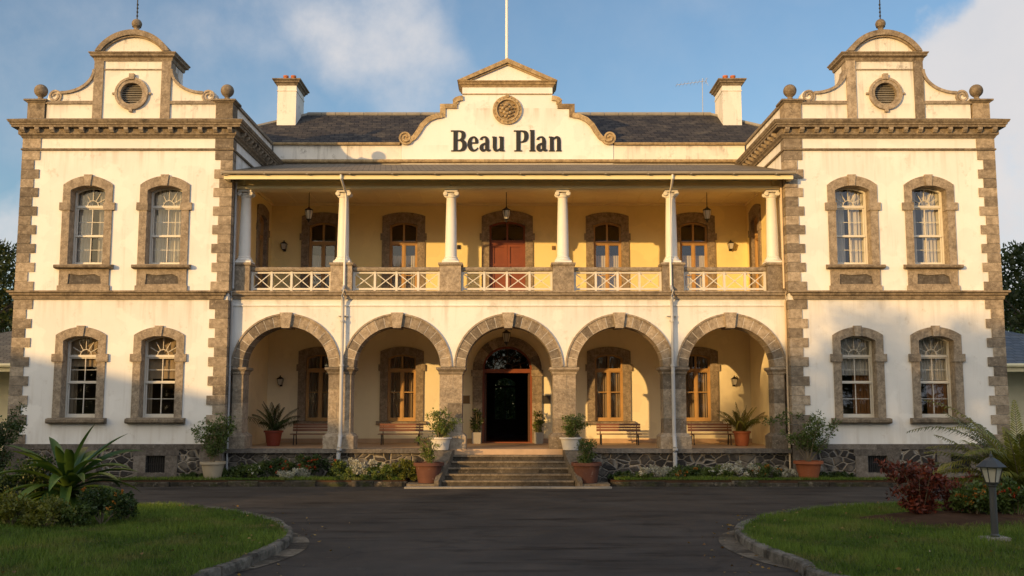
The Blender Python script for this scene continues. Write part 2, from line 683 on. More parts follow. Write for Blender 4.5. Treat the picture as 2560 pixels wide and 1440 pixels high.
M_BEIGEPOT = paint('beige_pot', (.42, .35, .25), .8, .18, .2, (.25, .2, .13), .5)
M_WPOT = paint('white_stone_pot', (.60, .57, .52), .8, .15, .2, (.3, .26, .2), .45)
M_GREYPOT = paint('grey_planter', (.36, .34, .31), .8, .12, .2)
M_BRASS = paint('aged_brass', (.25, .15, .055), .45, .15)
M_DKPLATE = paint('dark_bronze', (.05, .04, .032), .45, .15)
M_BLACKTXT = paint('black_letter_paint', (.012, .011, .010), .5, .1, amt=0)
M_CHIMPOT = paint('orange_chimney_pot', (.46, .145, .05), .75, .2)
M_DARKROOM = paint('darkened_interior', (.10, .075, .05), .9, .2)  # room darkness put into the paint so the windows read dark
M_SOIL = paint('brown_soil', (.075, .042, .025), .95, .4, .1, (.14, .085, .045), .8)
M_LAMPMETAL = paint('dark_grey_lamp_metal', (.06, .062, .062), .45, .12)
M_WHITEPOLE = paint('white_pole_paint', (.82, .80, .77), .45, .05, amt=.1)
M_CONC = paint('pale_concrete', (.30, .275, .235), .9, .25, .2, (.12, .1, .08), .6)
M_BARK = paint('grey_bark', (.16, .125, .09), .95, .35, .1, (.06, .05, .04), .6)
M_TWIG = paint('pale_twig', (.25, .20, .13), .9, .3, .1)

m = Mat('frosted_lamp_glass', .35, .5)
m.color((.55, .52, .44))
M_LAMPGLASS = m.m

m = Mat('window_glass')
nt = m.t
gl = m.n('ShaderNodeBsdfGlossy')
gl.inputs['Roughness'].default_value = .015
bmp = m.n('ShaderNodeBump')
bmp.inputs['Strength'].default_value = .05
bmp.inputs['Distance'].default_value = .01
m.l(m.noise(3.5, 2), bmp.inputs['Height'])
m.l(bmp.outputs[0], gl.inputs['Normal'])
tr = m.n('ShaderNodeBsdfTransparent')
tr.inputs[0].default_value = (.95, .96, .95, 1)
fr = m.n('ShaderNodeFresnel')
fr.inputs[0].default_value = 1.52
mx = m.n('ShaderNodeMixShader')
m.l(m.math('MULTIPLY_ADD', fr.outputs[0], 1.3, clamp=True), mx.inputs[0])
mx.inputs[0].links[0].from_node.inputs[2].default_value = .03
m.l(tr.outputs[0], mx.inputs[1])
m.l(gl.outputs[0], mx.inputs[2])
m.l(mx.outputs[0], nt.nodes['Material Output'].inputs[0])
M_GLASS = m.m


def cloth(name, c, transl=.35):
    m = Mat(name, .9, .1)
    d = m.n('ShaderNodeBsdfDiffuse')
    t = m.n('ShaderNodeBsdfTranslucent')
    col = m.mix(c, tuple(x * .8 for x in c), m.noise(1, 4, .5, m.vec(9, 9, .8)))
    m.l(col, d.inputs[0])
    m.l(col, t.inputs[0])
    x = m.n('ShaderNodeMixShader')
    x.inputs[0].default_value = transl
    m.l(d.outputs[0], x.inputs[1])
    m.l(t.outputs[0], x.inputs[2])
    m.l(x.outputs[0], m.t.nodes['Material Output'].inputs[0])
    return m.m


M_NET = cloth('white_net_curtain', (.70, .67, .62), .25)
M_DRAPE = cloth('orange_brown_curtain', (.42, .21, .09))
M_BEIGE = cloth('beige_curtain', (.52, .40, .27))


def leafmat(name, a, b, transl=.3, rough=.45, spec=.35):
    m = Mat(name, rough, spec)
    t = m.tone()
    f = m.math('ADD', m.math('MULTIPLY', t, .8), m.math('MULTIPLY', m.noise(3.5, 3), .4))
    c = m.mix(a, b, m.ramp(f, (.2, 0), (1.0, 1)))
    m.color(c)
    tl = m.n('ShaderNodeBsdfTranslucent')
    m.l(m.mix(c, (1.0, 1.05, .45), 1.0, 'MULTIPLY'), tl.inputs[0])
    x = m.n('ShaderNodeMixShader')
    x.inputs[0].default_value = transl
    m.l(m.b.outputs[0], x.inputs[1])
    m.l(tl.outputs[0], x.inputs[2])
    m.l(x.outputs[0], m.t.nodes['Material Output'].inputs[0])
    return m.m


L_DARK = leafmat('dark_green_leaves', (.020, .038, .012), (.07, .11, .028))
L_MID = leafmat('mid_green_leaves', (.04, .07, .018), (.135, .185, .045))
L_LIGHT = leafmat('light_green_leaves', (.065, .10, .022), (.20, .25, .055))
L_YELLOW = leafmat('yellow_green_leaves', (.07, .085, .014), (.22, .22, .035))
L_PALM = leafmat('palm_leaflets', (.075, .10, .02), (.27, .25, .045))
L_STRAP = leafmat('glossy_strap_leaves', (.025, .058, .013), (.10, .17, .034), .2, .35, .5)
L_RED = leafmat('red_bronze_leaves', (.026, .014, .010), (.28, .06, .03), .2)
L_TREE = leafmat('tree_leaves', (.02, .032, .011), (.085, .105, .03))
L_GREY = leafmat('grey_white_flowers', (.26, .25, .20), (.60, .58, .52))
def grassmat():
    m = Mat('grass_blades', .6, .2)
    t = m.tone()
    c = m.mix((.042, .088, .010), (.17, .245, .036), m.ramp(m.math('ADD', m.math('MULTIPLY', t, .7), m.math('MULTIPLY', m.noise(2.2, 5, .65), .6)), (.3, 0), (1.0, 1)))
    c = m.mix(c, (.20, .165, .06), m.math('MULTIPLY', m.ramp(m.noise(1.1, 7, .7), (.50, 0), (.68, 1)), .75))
    m.color(c)
    tl = m.n('ShaderNodeBsdfTranslucent')
    m.l(c, tl.inputs[0])
    x = m.n('ShaderNodeMixShader')
    x.inputs[0].default_value = .25
    m.l(m.b.outputs[0], x.inputs[1])
    m.l(tl.outputs[0], x.inputs[2])
    m.l(x.outputs[0], m.t.nodes['Material Output'].inputs[0])
    return m.m


L_GRASS = grassmat()
F_RED = leafmat('red_petals', (.40, .04, .015), (.62, .10, .03))
F_ORANGE = leafmat('orange_petals', (.42, .13, .02), (.62, .26, .05))
F_WHITE = leafmat('white_petals', (.55, .53, .48), (.78, .76, .70))

m = Mat('asphalt', .9, .12)
c = m.mix((.042, .037, .033), (.075, .065, .057), m.ramp(m.noise(.45, 7, .6), (.32, 0), (.7, 1)))
c = m.mix(c, (.011, .010, .0098), m.math('MULTIPLY', m.ramp(m.noise(1, 8, .68, m.vec(.3, 1.5, 1)), (.52, 0), (.66, 1)), .85))
c = m.mix(c, (.10, .092, .082), m.math('MULTIPLY', m.ramp(m.noise(60, 3, .7), (.60, 0), (.72, 1)), .6))
c = m.mix(c, (.11, .10, .085), m.math('MULTIPLY', m.ramp(m.noise(1.7, 9, .78), (.58, 0), (.72, 1)), .6))
vcr = m.n('ShaderNodeTexVoronoi', feature='DISTANCE_TO_EDGE')
vcr.inputs['Scale'].default_value = .22
ncr = m.n('ShaderNodeTexNoise')
ncr.inputs['Scale'].default_value = 1.2
ncr.inputs['Detail'].default_value = 8
m.l(m.pos, ncr.inputs['Vector'])
vac = m.n('ShaderNodeVectorMath', operation='MULTIPLY_ADD')
m.l(ncr.outputs['Color'], vac.inputs[0])
vac.inputs[1].default_value = (1.6, 1.6, 0)
m.l(m.pos, vac.inputs[2])
m.l(vac.outputs[0], vcr.inputs['Vector'])
crk = m.math('MULTIPLY', m.ramp(vcr.outputs['Distance'], (.004, 1), (.016, 0)), m.ramp(m.noise(.5, 3), (.45, 0), (.55, 1)))
c = m.mix(c, (.012, .011, .011), m.math('MULTIPLY', crk, .3))
m.color(c)
m.l(m.ramp(m.noise(1.1, 5), (.3, .66), (.75, .9)), m.b.inputs['Roughness'])
m.bump(m.noise(70, 4, .7), .35, .01)
M_ASPHALT = m.m

m = Mat('lawn_soil_and_turf', .95, .1)
c = m.mix((.035, .052, .012), (.075, .088, .022), m.ramp(m.noise(.8, 7, .65), (.35, 0), (.7, 1)))
c = m.mix(c, (.10, .075, .035), m.math('MULTIPLY', m.ramp(m.noise(1.3, 8, .7), (.56, 0), (.72, 1)), .55))
m.color(c)
m.bump(m.noise(25, 6, .8), .7, .03)
M_TURF = m.m

m = Mat('mossy_kerb_stone', .95, .1)
c = m.mix((.10, .085, .065), (.03, .028, .022), m.ramp(m.noise(3.5, 8, .75), (.36, 0), (.60, 1)))
c = m.mix(c, (.26, .225, .17), m.math('MULTIPLY', m.ramp(m.noise(6, 7, .75), (.56, 0), (.66, 1)), .75))
c = m.mix(c, (.05, .06, .018), m.math('MULTIPLY', m.ramp(m.noise(2.5, 8, .75), (.50, 0), (.66, 1)), .85))
m.color(c)
m.bump(m.noise(11, 7, .8), 1.0, .05)
M_MOSSKERB = m.m

m = Mat('kerb_stone', .92, .2)
c = m.mix((.22, .195, .16), (.05, .044, .037), m.ramp(m.noise(2.6, 8, .7), (.38, 0), (.62, 1)))
c = m.mix(c, (.30, .27, .22), m.math('MULTIPLY', m.ramp(m.noise(9, 7, .75), (.56, 0), (.7, 1)), .7))
c = m.mix(c, (.04, .045, .022), m.math('MULTIPLY', m.ramp(m.noise(4, 8, .75), (.55, 0), (.7, 1)), .7))
m.color(c)
m.bump(m.noise(14, 7, .75), .8, .03)
M_KERB = m.m

# ------------------------------------------------------------------ the mansion (one thing, everything built on it is its part)
HOUSE = empty('colonial_mansion', (0, 0, 0))
tag(HOUSE, 'two storey white mansion with grey stone trim, arcaded veranda and two gabled wings', 'mansion')
XI, XO = 8.06, 14.15
FLOOR, UP = 0.95, 5.46
CX = 0.5 * (XI + XO)
WX = (9.97, 12.20)
DX = -0.06                                              # the middle of everything on the rear wall


def side(s):
    return Matrix.Diagonal((s, 1, 1, 1))


def tn():
    return rnd.random()


# ---- sash window of the wings -------------------------------------------------
def circle(cx, cz, r, n=28, a0=0.0, a1=2 * math.pi):
    return [(cx + r * math.cos(a0 + (a1 - a0) * i / n), cz + r * math.sin(a0 + (a1 - a0) * i / n)) for i in range(n + 1)]


def sash_protos(tag_, z0, zs, rise, zsh, crown, zi0, zi1, ztr, zmeet, sill0, apron, curtain):
    H = .50
    y = .36
    fr = MB()
    inner = opening(0, H - .045, z0 + .07, zs - .02, rise - .01)
    fr.slab(opening(0, H + .06, z0 - .01, zs + .03, rise), [inner], y - .05, y + .06)
    fr.box(-H + .05, H - .05, y - .045, y + .05, ztr, ztr + .07)
    # upper and lower sash, fanlight bars
    for (a, b, yy) in ((zmeet, ztr, y - .01), (z0 + .07, zmeet, y - .035)):
        fr.slab(rect(-H + .055, H - .055, a, b), [rect(-H + .085, H - .085, a + .042, b - .035)], yy, yy + .035)
        fr.box(-.011, .011, yy + .005, yy + .03, a + .05, b - .045)
        zm = (a + b) / 2
        fr.box(-H + .1, -.014, yy + .006, yy + .028, zm - .008, zm + .008)
        fr.box(.014, H - .1, yy + .006, yy + .028, zm - .008, zm + .008)
    fr.box(-H + .056, H - .056, y - .075, y + .02, zmeet - .03, zmeet + .02)
    zf = ztr + .07
    fr.strip(circle(0, zf, .165, 12, 0, math.pi), circle(0, zf, .147, 12, 0, math.pi), y - .012, y + .02)
    for k in range(1, 6):
        a = math.pi * k / 6
        c, s_ = math.cos(a), math.sin(a)
        Rr = .17
        L = .43 if k in (1, 5) else (zs + rise - .05 - zf) / max(s_, .3) if k == 3 else min(.42, (zs + rise - .07 - zf) / s_)
        fr.strip([(Rr * c - .008 * s_, zf + Rr * s_ + .008 * c), (L * c - .008 * s_, zf + L * s_ + .008 * c)],
                 [(Rr * c + .008 * s_, zf + Rr * s_ - .008 * c), (L * c + .008 * s_, zf + L * s_ - .008 * c)], y - .01, y + .02)
    P = [('window', fr.mesh('sash_window_' + tag_, M_WHITE))]
    g = MB()
    g.sheet(opening(0, H - .05, z0 + .06, zs - .03, rise - .01), y + .015)
    P.append(('pane', g.mesh('pane_' + tag_, M_GLASS)))
    s = MB()
    s.slab(opening(0, .72, z0 - .12, zsh, crown - zsh), [opening(0, H, z0 - .13 + .14, zs, rise)], -.045, y - .051, .55)
    P.append(('surround', s.mesh('surround_' + tag_, M_STONE)))
    k = MB()
    k.strip([(-.09, zs + rise - .015), (-.125, crown + .035)], [(.07, zs + rise - .015), (.11, crown + .035)], -.085, .1, .75)
    P.append(('keystone', k.mesh('keystone_' + tag_, M_STONE)))
    for sg in (-1, 1):
        k = MB()
        k.box(min(sg * .47, sg * .80), max(sg * .47, sg * .80), -.075, .2, zi0, zi1, .35 + .3 * (sg > 0))
        P.append(('impost', k.mesh('impost_' + tag_, M_STONE)))
    k = MB()
    k.prof_x([(-.20, sill0 + .03), (-.16, sill0), (-.04, sill0 - .01), (.35, sill0 - .01), (.35, z0 + .01), (-.04, z0), (-.18, z0 - .02), (-.20, z0 - .05)], -.83, .83, .3)
    P.append(('sill', k.mesh('sill_' + tag_, M_CORN)))
    if apron:
        k = MB()
        k.slab(rect(-.715, .715, 5.46, sill0 - .01), [[(-.46, 5.64), (.50, 5.65), (.47, 5.86), (.31, 5.93), (-.15, 5.90), (-.44, 5.94)]], -.05, .02, .5)
        k.box(-.75, .75, -.075, .01, 5.455, 5.60, .6)
        P.append(('apron', k.mesh('apron_' + tag_, M_STONE)))
        k = MB()
        k.box(-.55, .55, -.018, .004, 5.6, 5.98, .0)
        P.append(('apron_panel', k.mesh('apron_panel_' + tag_, M_DRESS)))
    out = P
    return out


def pleats(x0, x1, z0, z1, y, amp=.03, wave=.11, n=None, swing=0.0):
    n = n or max(8, int((x1 - x0) / .018))
    vs = []
    for j, z in enumerate((z0, z1)):
        for i in range(n + 1):
            u = i / n
            x = x0 + (x1 - x0) * u + swing * (1 - j) * (u - .5)
            vs.append((x, y + amp * math.sin(2 * math.pi * (x - x0) / wave + 1.3 * math.sin(9 * u)), z))
    fs = [(i, i + 1, n + 2 + i, n + 1 + i) for i in range(n)]
    return vs, fs


PU = sash_protos('upper', 6.21, 8.39, .14, 8.55, 8.81, 7.80, 8.02, 7.93, 7.09, 6.09, True, 'net')
PL = sash_protos('lower', 1.83, 4.02, .14, 4.18, 4.41, 3.42, 3.64, 3.56, 2.84, 1.68, False, 'drape')


def curtain(mat, panels, name='curtain'):
    c = MB()
    for p in panels:
        vs, fs = pleats(*p)
        c.add(vs, fs)
    return c.mesh(name, mat, smooth=True, fix=False)


CU_L = [('curtain', curtain(M_NET, [(-.52, .03, 6.2, 8.6, .58, .028, .10), (.0, .52, 6.2, 8.6, .60, .028, .09)]))]
CU_L2 = [('curtain', curtain(M_NET, [(-.52, -.08, 6.2, 8.6, .58, .03, .12), (.10, .52, 6.2, 8.6, .60, .03, .10)]))]
CU_R2 = [('curtain', curtain(M_NET, [(-.52, -.16, 6.2, 8.6, .62, .02, .09), (-.02, .52, 6.2, 8.6, .56, .035, .14)]))]
CL_L2 = [('reflection_blind', curtain(M_BEIGE, [(-.5, .5, 3.3, 4.2, .52, .006, .2)])), ('curtain', curtain(M_BEIGE, [(-.52, -.30, 1.8, 4.2, .62, .03, .08), (.38, .52, 1.8, 4.2, .62, .03, .08)]))]  # beige blind added to stand for the golden reflection in the upper sash
CL_R2 = [('curtain', curtain(M_NET, [(-.52, .52, 2.9, 4.2, .55, .02, .08)])), ('drape', curtain(M_DRAPE, [(-.06, .52, 1.8, 4.2, .66, .035, .12)]))]
CU_R = [('curtain', curtain(M_NET, [(-.52, -.05, 6.2, 8.6, .62, .02, .08), (.05, .52, 6.2, 8.6, .56, .035, .12)]))]
CL_L = [('reflection_blind', curtain(M_BEIGE, [(-.5, .5, 2.95, 4.2, .52, .006, .2)])), ('curtain', curtain(M_BEIGE, [(-.52, -.36, 1.8, 4.2, .62, .03, .08), (.30, .52, 1.8, 4.2, .62, .03, .08)]))]  # same added blind, its beige in place of reflected golden light
CL_R = [('curtain', curtain(M_NET, [(-.52, .52, 3.05, 4.2, .55, .02, .09)])),
        ('drape', curtain(M_DRAPE, [(.02, .52, 1.8, 4.2, .66, .035, .10)]))]


def place_window(protos, extra, x, y=0.0, rz=0.0):
    base = link(protos[0][0], protos[0][1], HOUSE, (x, y, 0), rz)
    for nm, me in protos[1:] + extra:
        link(nm, me, base)
    return base


# ---- wings ---------------------------------------------------------------------
def hole(x, z0, zs, rise):
    return opening(x, .56, z0 - .05, zs + .05, rise)


for s in (-1, 1):
    Ms = side(s)
    w = MB(); w.M = Ms
    hs = [hole(x, 6.21, 8.39, .14) for x in WX] + [hole(x, 1.83, 4.02, .14) for x in WX]
    w.slab(rect(XI, XO, 1.08, 9.99), hs, 0, .38)
    w.box(XO - .38, XO, .38, 9, 1.08, 9.99)
    w.box(XI, XO, 8.62, 9, 1.08, 9.98)
    w.box(XI + .001, XO - .38, .38, 8.62, 9.7, 9.95)
    # inner flank, pierced by the veranda window
    w.M = Ms @ Matrix(((0, 1, 0, 0), (1, 0, 0, 0), (0, 0, 1, 0), (0, 0, 0, 1)))
    w.slab(rect(.38, 8.62, 1.08, 9.97), [opening(3.7, .52, 5.5, 8.25, .12)], XI, XI + .38)
    w.build('wing_wall', M_WALL, HOUSE)
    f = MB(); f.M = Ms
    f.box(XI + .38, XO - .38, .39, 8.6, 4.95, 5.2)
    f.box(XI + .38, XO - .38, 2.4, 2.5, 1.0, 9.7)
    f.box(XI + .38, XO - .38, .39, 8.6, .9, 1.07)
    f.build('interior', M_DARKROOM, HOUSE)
    # rubble plinth with dressed band, vent surrounds and corner blocks
    vx = (9.93, 12.72) if s > 0 else (9.93, 12.2)
    vx = (10.38, 12.72) if s > 0 else (9.93, 12.2)
    p = MB(); p.M = Ms
    p.slab(rect(XI + .02, XO + .05, -.2, .97), [rect(c - .27, c + .27, .31, .77) for c in vx], -.055, .3)
    p.box(XO - .3, XO + .05, .3, 9, -.2, 1.08)
    p.build('rubble_plinth', M_RUBBLE, HOUSE)
    p = MB(); p.M = Ms
    x = XI + .01
    while x < XO:
        x1 = min(XO + .06, x + rnd.uniform(.9, 1.4))
        if XO + .06 - x1 < .4:
            x1 = XO + .06
        p.box(x, x1 - .008, -.075, .2, .955, 1.10, tn())
        x = x1
    for c in vx:
        for a, b in ((-.62, -.275), (.275, .62)):
            p.box(c + a, c + b, -.072, .1, .10, .775, tn())
        p.box(c - .66, c + .66, -.074, .1, .78, .953, tn())
        p.box(c - .5, c + .5, -.074, .1, .0, .302, tn())
    p.box(XI + .005, XI + .62, -.075, .33, -.1, .95, tn())
    p.box(XO - .55, XO + .062, -.075, .5, -.1, .95, tn())
    p.build('plinth_dressing', M_DRESS, HOUSE)
    for c in vx:
        v = MB(); v.M = Ms
        v.box(c - .27, c + .27, .12, .16, .31, .77)
        for k in range(9):
            xx = c - .24 + .06 * k
            v.box(xx - .01, xx + .01, .0, .03, .311, .769)
        v.box(c - .269, c + .269, .005, .025, .53, .55)
        v.build('vent_grille', M_IRON, HOUSE)
    # quoins
    for corner in (0, 1):
        for (za, zb) in ((1.102, 5.195), (5.45, 9.56)):
            q = MB(); q.M = Ms
            n = int(round((zb - za) / .268))
            h = (zb - za) / n
            for k in range(n):
                ln = (.50 if k % 2 == 0 else .335) + rnd.uniform(-.015, .015)
                z0 = za + k * h + .006
                z1 = za + (k + 1) * h - .006
                if corner == 0:
                    q.box(XI - .03, XI + ln, -.032, .33, z0, z1, tn())
                else:
                    q.box(XO - ln, XO + .03, -.032, .55 if k % 2 else .36, z0, z1, tn())
            q.build('quoins', M_STONE, HOUSE)
        q = MB(); q.M = Ms
        for z0, z1 in ((9.645, 9.925),):
            if corner == 0:
                q.box(XI - .03, XI + .5, -.032, .33, z0, z1, tn())
            else:
                q.box(XO - .5, XO + .03, -.032, .5, z0, z1, tn())
        q.build('corner_block', M_STONE, HOUSE)
    b = MB(); b.M = Ms
    b.sweep_rect([(-.02, 5.20), (.05, 5.20), (.07, 5.26), (.07, 5.30), (.13, 5.33), (.13, 5.37), (.19, 5.40), (.19, 5.445), (-.02, 5.46)], XI + .16, XO, 0, 8.9, .5)
    b.build('string_course', M_CORN, HOUSE)
    b = MB(); b.M = Ms
    b.sweep_rect([(-.02, 9.57), (.05, 9.57), (.065, 9.60), (.05, 9.63), (-.02, 9.635)], XI, XO, 0, 8.9, .35)
    b.build('frieze_moulding', M_CORN, HOUSE)
    b = MB(); b.M = Ms
    b.sweep_rect([(-.02, 9.935), (.05, 9.935), (.07, 9.98), (.13, 10.03), (.13, 10.20), (.27, 10.21), (.28, 10.27), (.31, 10.28), (.31, 10.32), (.34, 10.34),
                  (.37, 10.40), (.37, 10.415), (.05, 10.52), (-.02, 10.52)], XI, XO, 0, 8.9, .4)
    cor = b.build('cornice', M_CORN, HOUSE)
    nm = 15
    mm = MB()
    mm.add([(-.06, -.13, 10.07), (.06, -.13, 10.07), (.06, -.13, 10.207), (-.06, -.13, 10.207),
            (-.06, -.18, 10.07), (.06, -.18, 10.07), (.06, -.262, 10.207), (-.06, -.262, 10.207),
            (-.06, -.258, 10.14), (.06, -.258, 10.14)],
           [(0, 1, 5, 4), (4, 5, 9, 8), (8, 9, 6, 7), (7, 6, 2, 3), (0, 4, 8, 7, 3), (1, 2, 6, 9, 5), (0, 3, 2, 1)], .6)
    mm = mm.mesh('modillion', M_STONE)
    for k in range(nm):
        link('modillion', mm, cor, (s * (XI + .03 + (XO - XI - .06) * k / (nm - 1)), 0, 0))
    for k in range(1, 12):
        link('modillion', mm, cor, (s * XI, .03 + .42 * k, 0), -s * math.pi / 2)
    # attic: base course, gable, piers
    g = MB(); g.M = Ms
    cx = CX
    mid = rect(cx - 1.12, cx + 1.12, 10.5, 12.3)
    g.slab(mid, [circle(cx, 11.31, .34, 24)[:-1]], .12, .42)
    g.box(cx - 1.119, cx + 1.119, .42, 1.2, 10.5, 12.29)
    for e in (-1, 1):
        pts = [(1.12, 10.5), (2.5, 10.5), (2.5, 11.13)]
        pts += [(2.28 + .19 * math.cos(a), 11.24 + .19 * math.sin(a)) for a in (0.15, .6, 1.1, 1.57, 2.0)]
        for i in range(9):
            t = i / 8
            # hollow curve up to the pilaster
            a = t * math.pi / 2
            pts.append((2.10 - .97 * math.sin(a), 11.33 + .72 * (1 - math.cos(a))))
        pts = [(cx + e * px_, pz_) for px_, pz_ in pts]
        if e < 0:
            pts = pts[::-1]
        g.slab(pts, [], .13, .5)
    # low parapets running back along the flanks
    g.box(XI + .06, XI + .34, .58, 5.0, 10.5, 11.02)
    g.box(XO - .34, XO - .06, .58, 8.9, 10.5, 11.02)
    gab = g.build('wing_gable', M_WEATHER, HOUSE)
    d = MB(); d.M = Ms
    for e in (-1, 1):
        d.box(cx + min(e * .86, e * 1.135), cx + max(e * .86, e * 1.135), .07, .5, 10.53, 12.31, tn())
        d.box(cx + min(e * 1.137, e * 2.52), cx + max(e * 1.137, e * 2.52), .075, .3, 11.0, 11.09, .4)
        # coping along the hollow curve and the volute
        o_, i_ = [], []
        for i in range(11):
            a = i / 10 * math.pi / 2
            px_, pz_ = 2.10 - .97 * math.sin(a), 11.33 + .72 * (1 - math.cos(a))
            tx, tz = -.97 * math.cos(a), .72 * math.sin(a)
            L = math.hypot(tx, tz)
            nx, nz = (tz / L, -tx / L)
            o_.append((cx + e * (px_ + .05 * nx), pz_ + .05 * nz))
            i_.append((cx + e * (px_ - .03 * nx), pz_ - .03 * nz))
        d.strip(o_, i_, .06, .56, .6)
        sp = [(.06 + .145 * (k / 26), k * .42) for k in range(27)]
        o_ = [(cx + e * (2.27 + (r_ + .025) * math.cos(a)), 11.24 + (r_ + .025) * math.sin(a)) for r_, a in sp]
        i_ = [(cx + e * (2.27 + (r_ - .03) * math.cos(a)), 11.24 + (r_ - .03) * math.sin(a)) for r_, a in sp]
        d.strip(o_, i_, .085, .2, .8)
    d.box(cx - .86, cx + .86, .09, .3, 12.03, 12.065, .4)
    d.box(XI + .62, XO - .62, .09, .4, 10.52, 10.565, .4)
    d.box(XI + .0, XI + .4, .60, 4.99, 11.02, 11.11, .3)
    d.box(XO - .4, XO - .0, .60, 8.9, 11.02, 11.11, .3)
    d.build('gable_dressing', M_STONE, gab)
    d = MB(); d.M = Ms
    d.sweep_rect([(-.02, 12.30), (.03, 12.30), (.05, 12.36), (.05, 12.40), (.13, 12.44), (.13, 12.48), (.17, 12.53), (.17, 12.55), (-.3, 12.60)], cx - 1.12, cx + 1.12, .12, 1.2, .5)
    d.strip(arc_pts(cx, 1.10, 12.57, .65, 24), arc_pts(cx, .93, 12.57, .49, 24), -.06, 1.3, .55)
    d.strip(arc_pts(cx, .95, 12.57, .51, 24), arc_pts(cx, .88, 12.57, .44, 24), .0, .3, .75)
    d.build('arched_pediment', M_CORN, gab)
    d = MB(); d.M = Ms
    d.slab([(cx - .93, 12.57), (cx + .93, 12.57)] + arc_pts(cx, .93, 12.57, .485, 20), [], .08, 1.2)
    d.build('tympanum', M_WEATHER, gab)
    d = MB(); d.M = Ms
    d.lathe([(.17, 0), (.17, .05), (.10, .09), (.075, .16), (.11, .2), (.13, .2)], cx, .25, 13.20, 14, .4)
    d.ball((cx, .25, 13.50), .15, 12, .35)
    fin = d.build('finial', M_CORN, HOUSE, smooth=True)
    d = MB(); d.M = Ms
    d.tube([(cx, .25, 13.62), (cx + .02, .25, 15.2)], .018, 6)
    for zz in (13.75, 13.87, 13.99, 14.1):
        d.ball((cx, .25, zz), .032, 6)
    d.build('lightning_rod', M_IRON, fin)
    d = MB(); d.M = Ms
    ring_o, ring_i = circle(cx, 11.31, .47, 32), circle(cx, 11.31, .325, 32)
    d.strip(ring_o, ring_i, .05, .40, .6)
    d.strip(circle(cx, 11.31, .49, 32), circle(cx, 11.31, .42, 32), .03, .13, .8)
    d.box(cx - .075, cx + .075, .0, .2, 11.73, 11.90, .8)
    d.box(cx - .05, cx + .05, .02, .2, 10.75, 10.84, .8)
    for e in (-1, 1):
        d.box(cx + e * .52 - .05, cx + e * .52 + .05, .06, .2, 11.28, 11.34, .8)
    oc = d.build('oculus', M_STONE, HOUSE)
    d = MB(); d.M = Ms
    for k in range(9):
        zz = 11.02 + .068 * k
        hw = math.sqrt(max(.01, .33 ** 2 - (zz + .03 - 11.31) ** 2))
        d.add([(cx - hw, .20, zz), (cx + hw, .20, zz), (cx + hw, .28, zz + .06), (cx - hw, .28, zz + .06),
               (cx - hw, .185, zz + .012), (cx + hw, .185, zz + .012), (cx + hw, .27, zz + .075), (cx - hw, .27, zz + .075)],
              [(0, 1, 2, 3), (4, 7, 6, 5), (0, 4, 5, 1), (3, 2, 6, 7), (0, 3, 7, 4), (1, 5, 6, 2)], tn())
    d.build('louvres', M_CONC, oc)
    for xc in (XI + .30, XO - .25):
        d = MB(); d.M = Ms
        d.box(xc - .25, xc + .25, .08, .60, 10.52, 11.04, tn())
        pier = d.build('attic_pier', M_CORN, HOUSE)
        d = MB(); d.M = Ms
        d.sweep_rect([(-.25, 11.03), (.02, 11.03), (.05, 11.07), (.09, 11.08), (.09, 11.13), (-.25, 11.16)], xc - .25, xc + .25, .08, .6, .3)
        d.build('pier_cap', M_CORN, pier)
        d = MB(); d.M = Ms
        d.lathe([(.19, 0), (.17, .03), (.09, .08), (.07, .13), (.10, .16), (.1, .17)], xc, .34, 11.14, 14, .4)
        d.ball((xc, .34, 11.47), .195, 14, .3)
        d.build('ball_finial', M_CORN, pier, smooth=True)
    rf = MB(); rf.M = Ms
    rf.add([(cx - 2.75, 1.25, 10.7), (cx, 1.25, 12.55), (cx + 2.75, 1.25, 10.7), (cx - 2.75, 8.7, 10.7), (cx, 8.7, 12.55), (cx + 2.75, 8.7, 10.7)],
           [(0, 1, 2), (3, 5, 4), (0, 3, 4, 1), (1, 4, 5, 2), (0, 2, 5, 3)])
    rf.build('wing_roof', M_SLATE, HOUSE)
    # windows of this wing
    for k, x in enumerate(WX):
        place_window(PU, ((CU_L, CU_L2) if s < 0 else (CU_R, CU_R2))[k], s * x)
        place_window(PL, ((CL_L, CL_L2) if s < 0 else (CL_R, CL_R2))[k], s * x)

# ---- main block: rear veranda wall, halls, roof --------------------------------
VWX = (-6.30, -3.57, 3.33, 6.25)


def vhole(x, lower):
    return opening(x, .55, 1.62, 3.78, .13) if lower else opening(x, .55, 5.40, 8.26, .13)


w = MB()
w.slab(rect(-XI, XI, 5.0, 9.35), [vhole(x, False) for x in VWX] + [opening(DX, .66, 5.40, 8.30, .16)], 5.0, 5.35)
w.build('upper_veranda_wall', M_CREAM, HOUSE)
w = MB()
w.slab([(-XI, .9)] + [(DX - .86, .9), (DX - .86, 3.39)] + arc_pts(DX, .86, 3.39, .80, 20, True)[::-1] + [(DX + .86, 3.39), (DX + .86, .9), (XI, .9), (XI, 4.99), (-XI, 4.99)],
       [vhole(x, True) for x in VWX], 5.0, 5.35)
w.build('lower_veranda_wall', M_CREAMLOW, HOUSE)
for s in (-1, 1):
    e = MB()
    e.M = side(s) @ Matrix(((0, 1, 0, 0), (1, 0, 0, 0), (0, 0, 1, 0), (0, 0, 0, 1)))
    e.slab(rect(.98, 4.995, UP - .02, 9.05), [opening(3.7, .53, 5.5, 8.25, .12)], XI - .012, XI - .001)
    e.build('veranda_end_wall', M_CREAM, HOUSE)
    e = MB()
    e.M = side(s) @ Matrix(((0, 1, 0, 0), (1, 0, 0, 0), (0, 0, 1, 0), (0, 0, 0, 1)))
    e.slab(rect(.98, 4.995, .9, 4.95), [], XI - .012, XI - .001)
    e.build('veranda_end_wall', M_CREAMLOW, HOUSE)

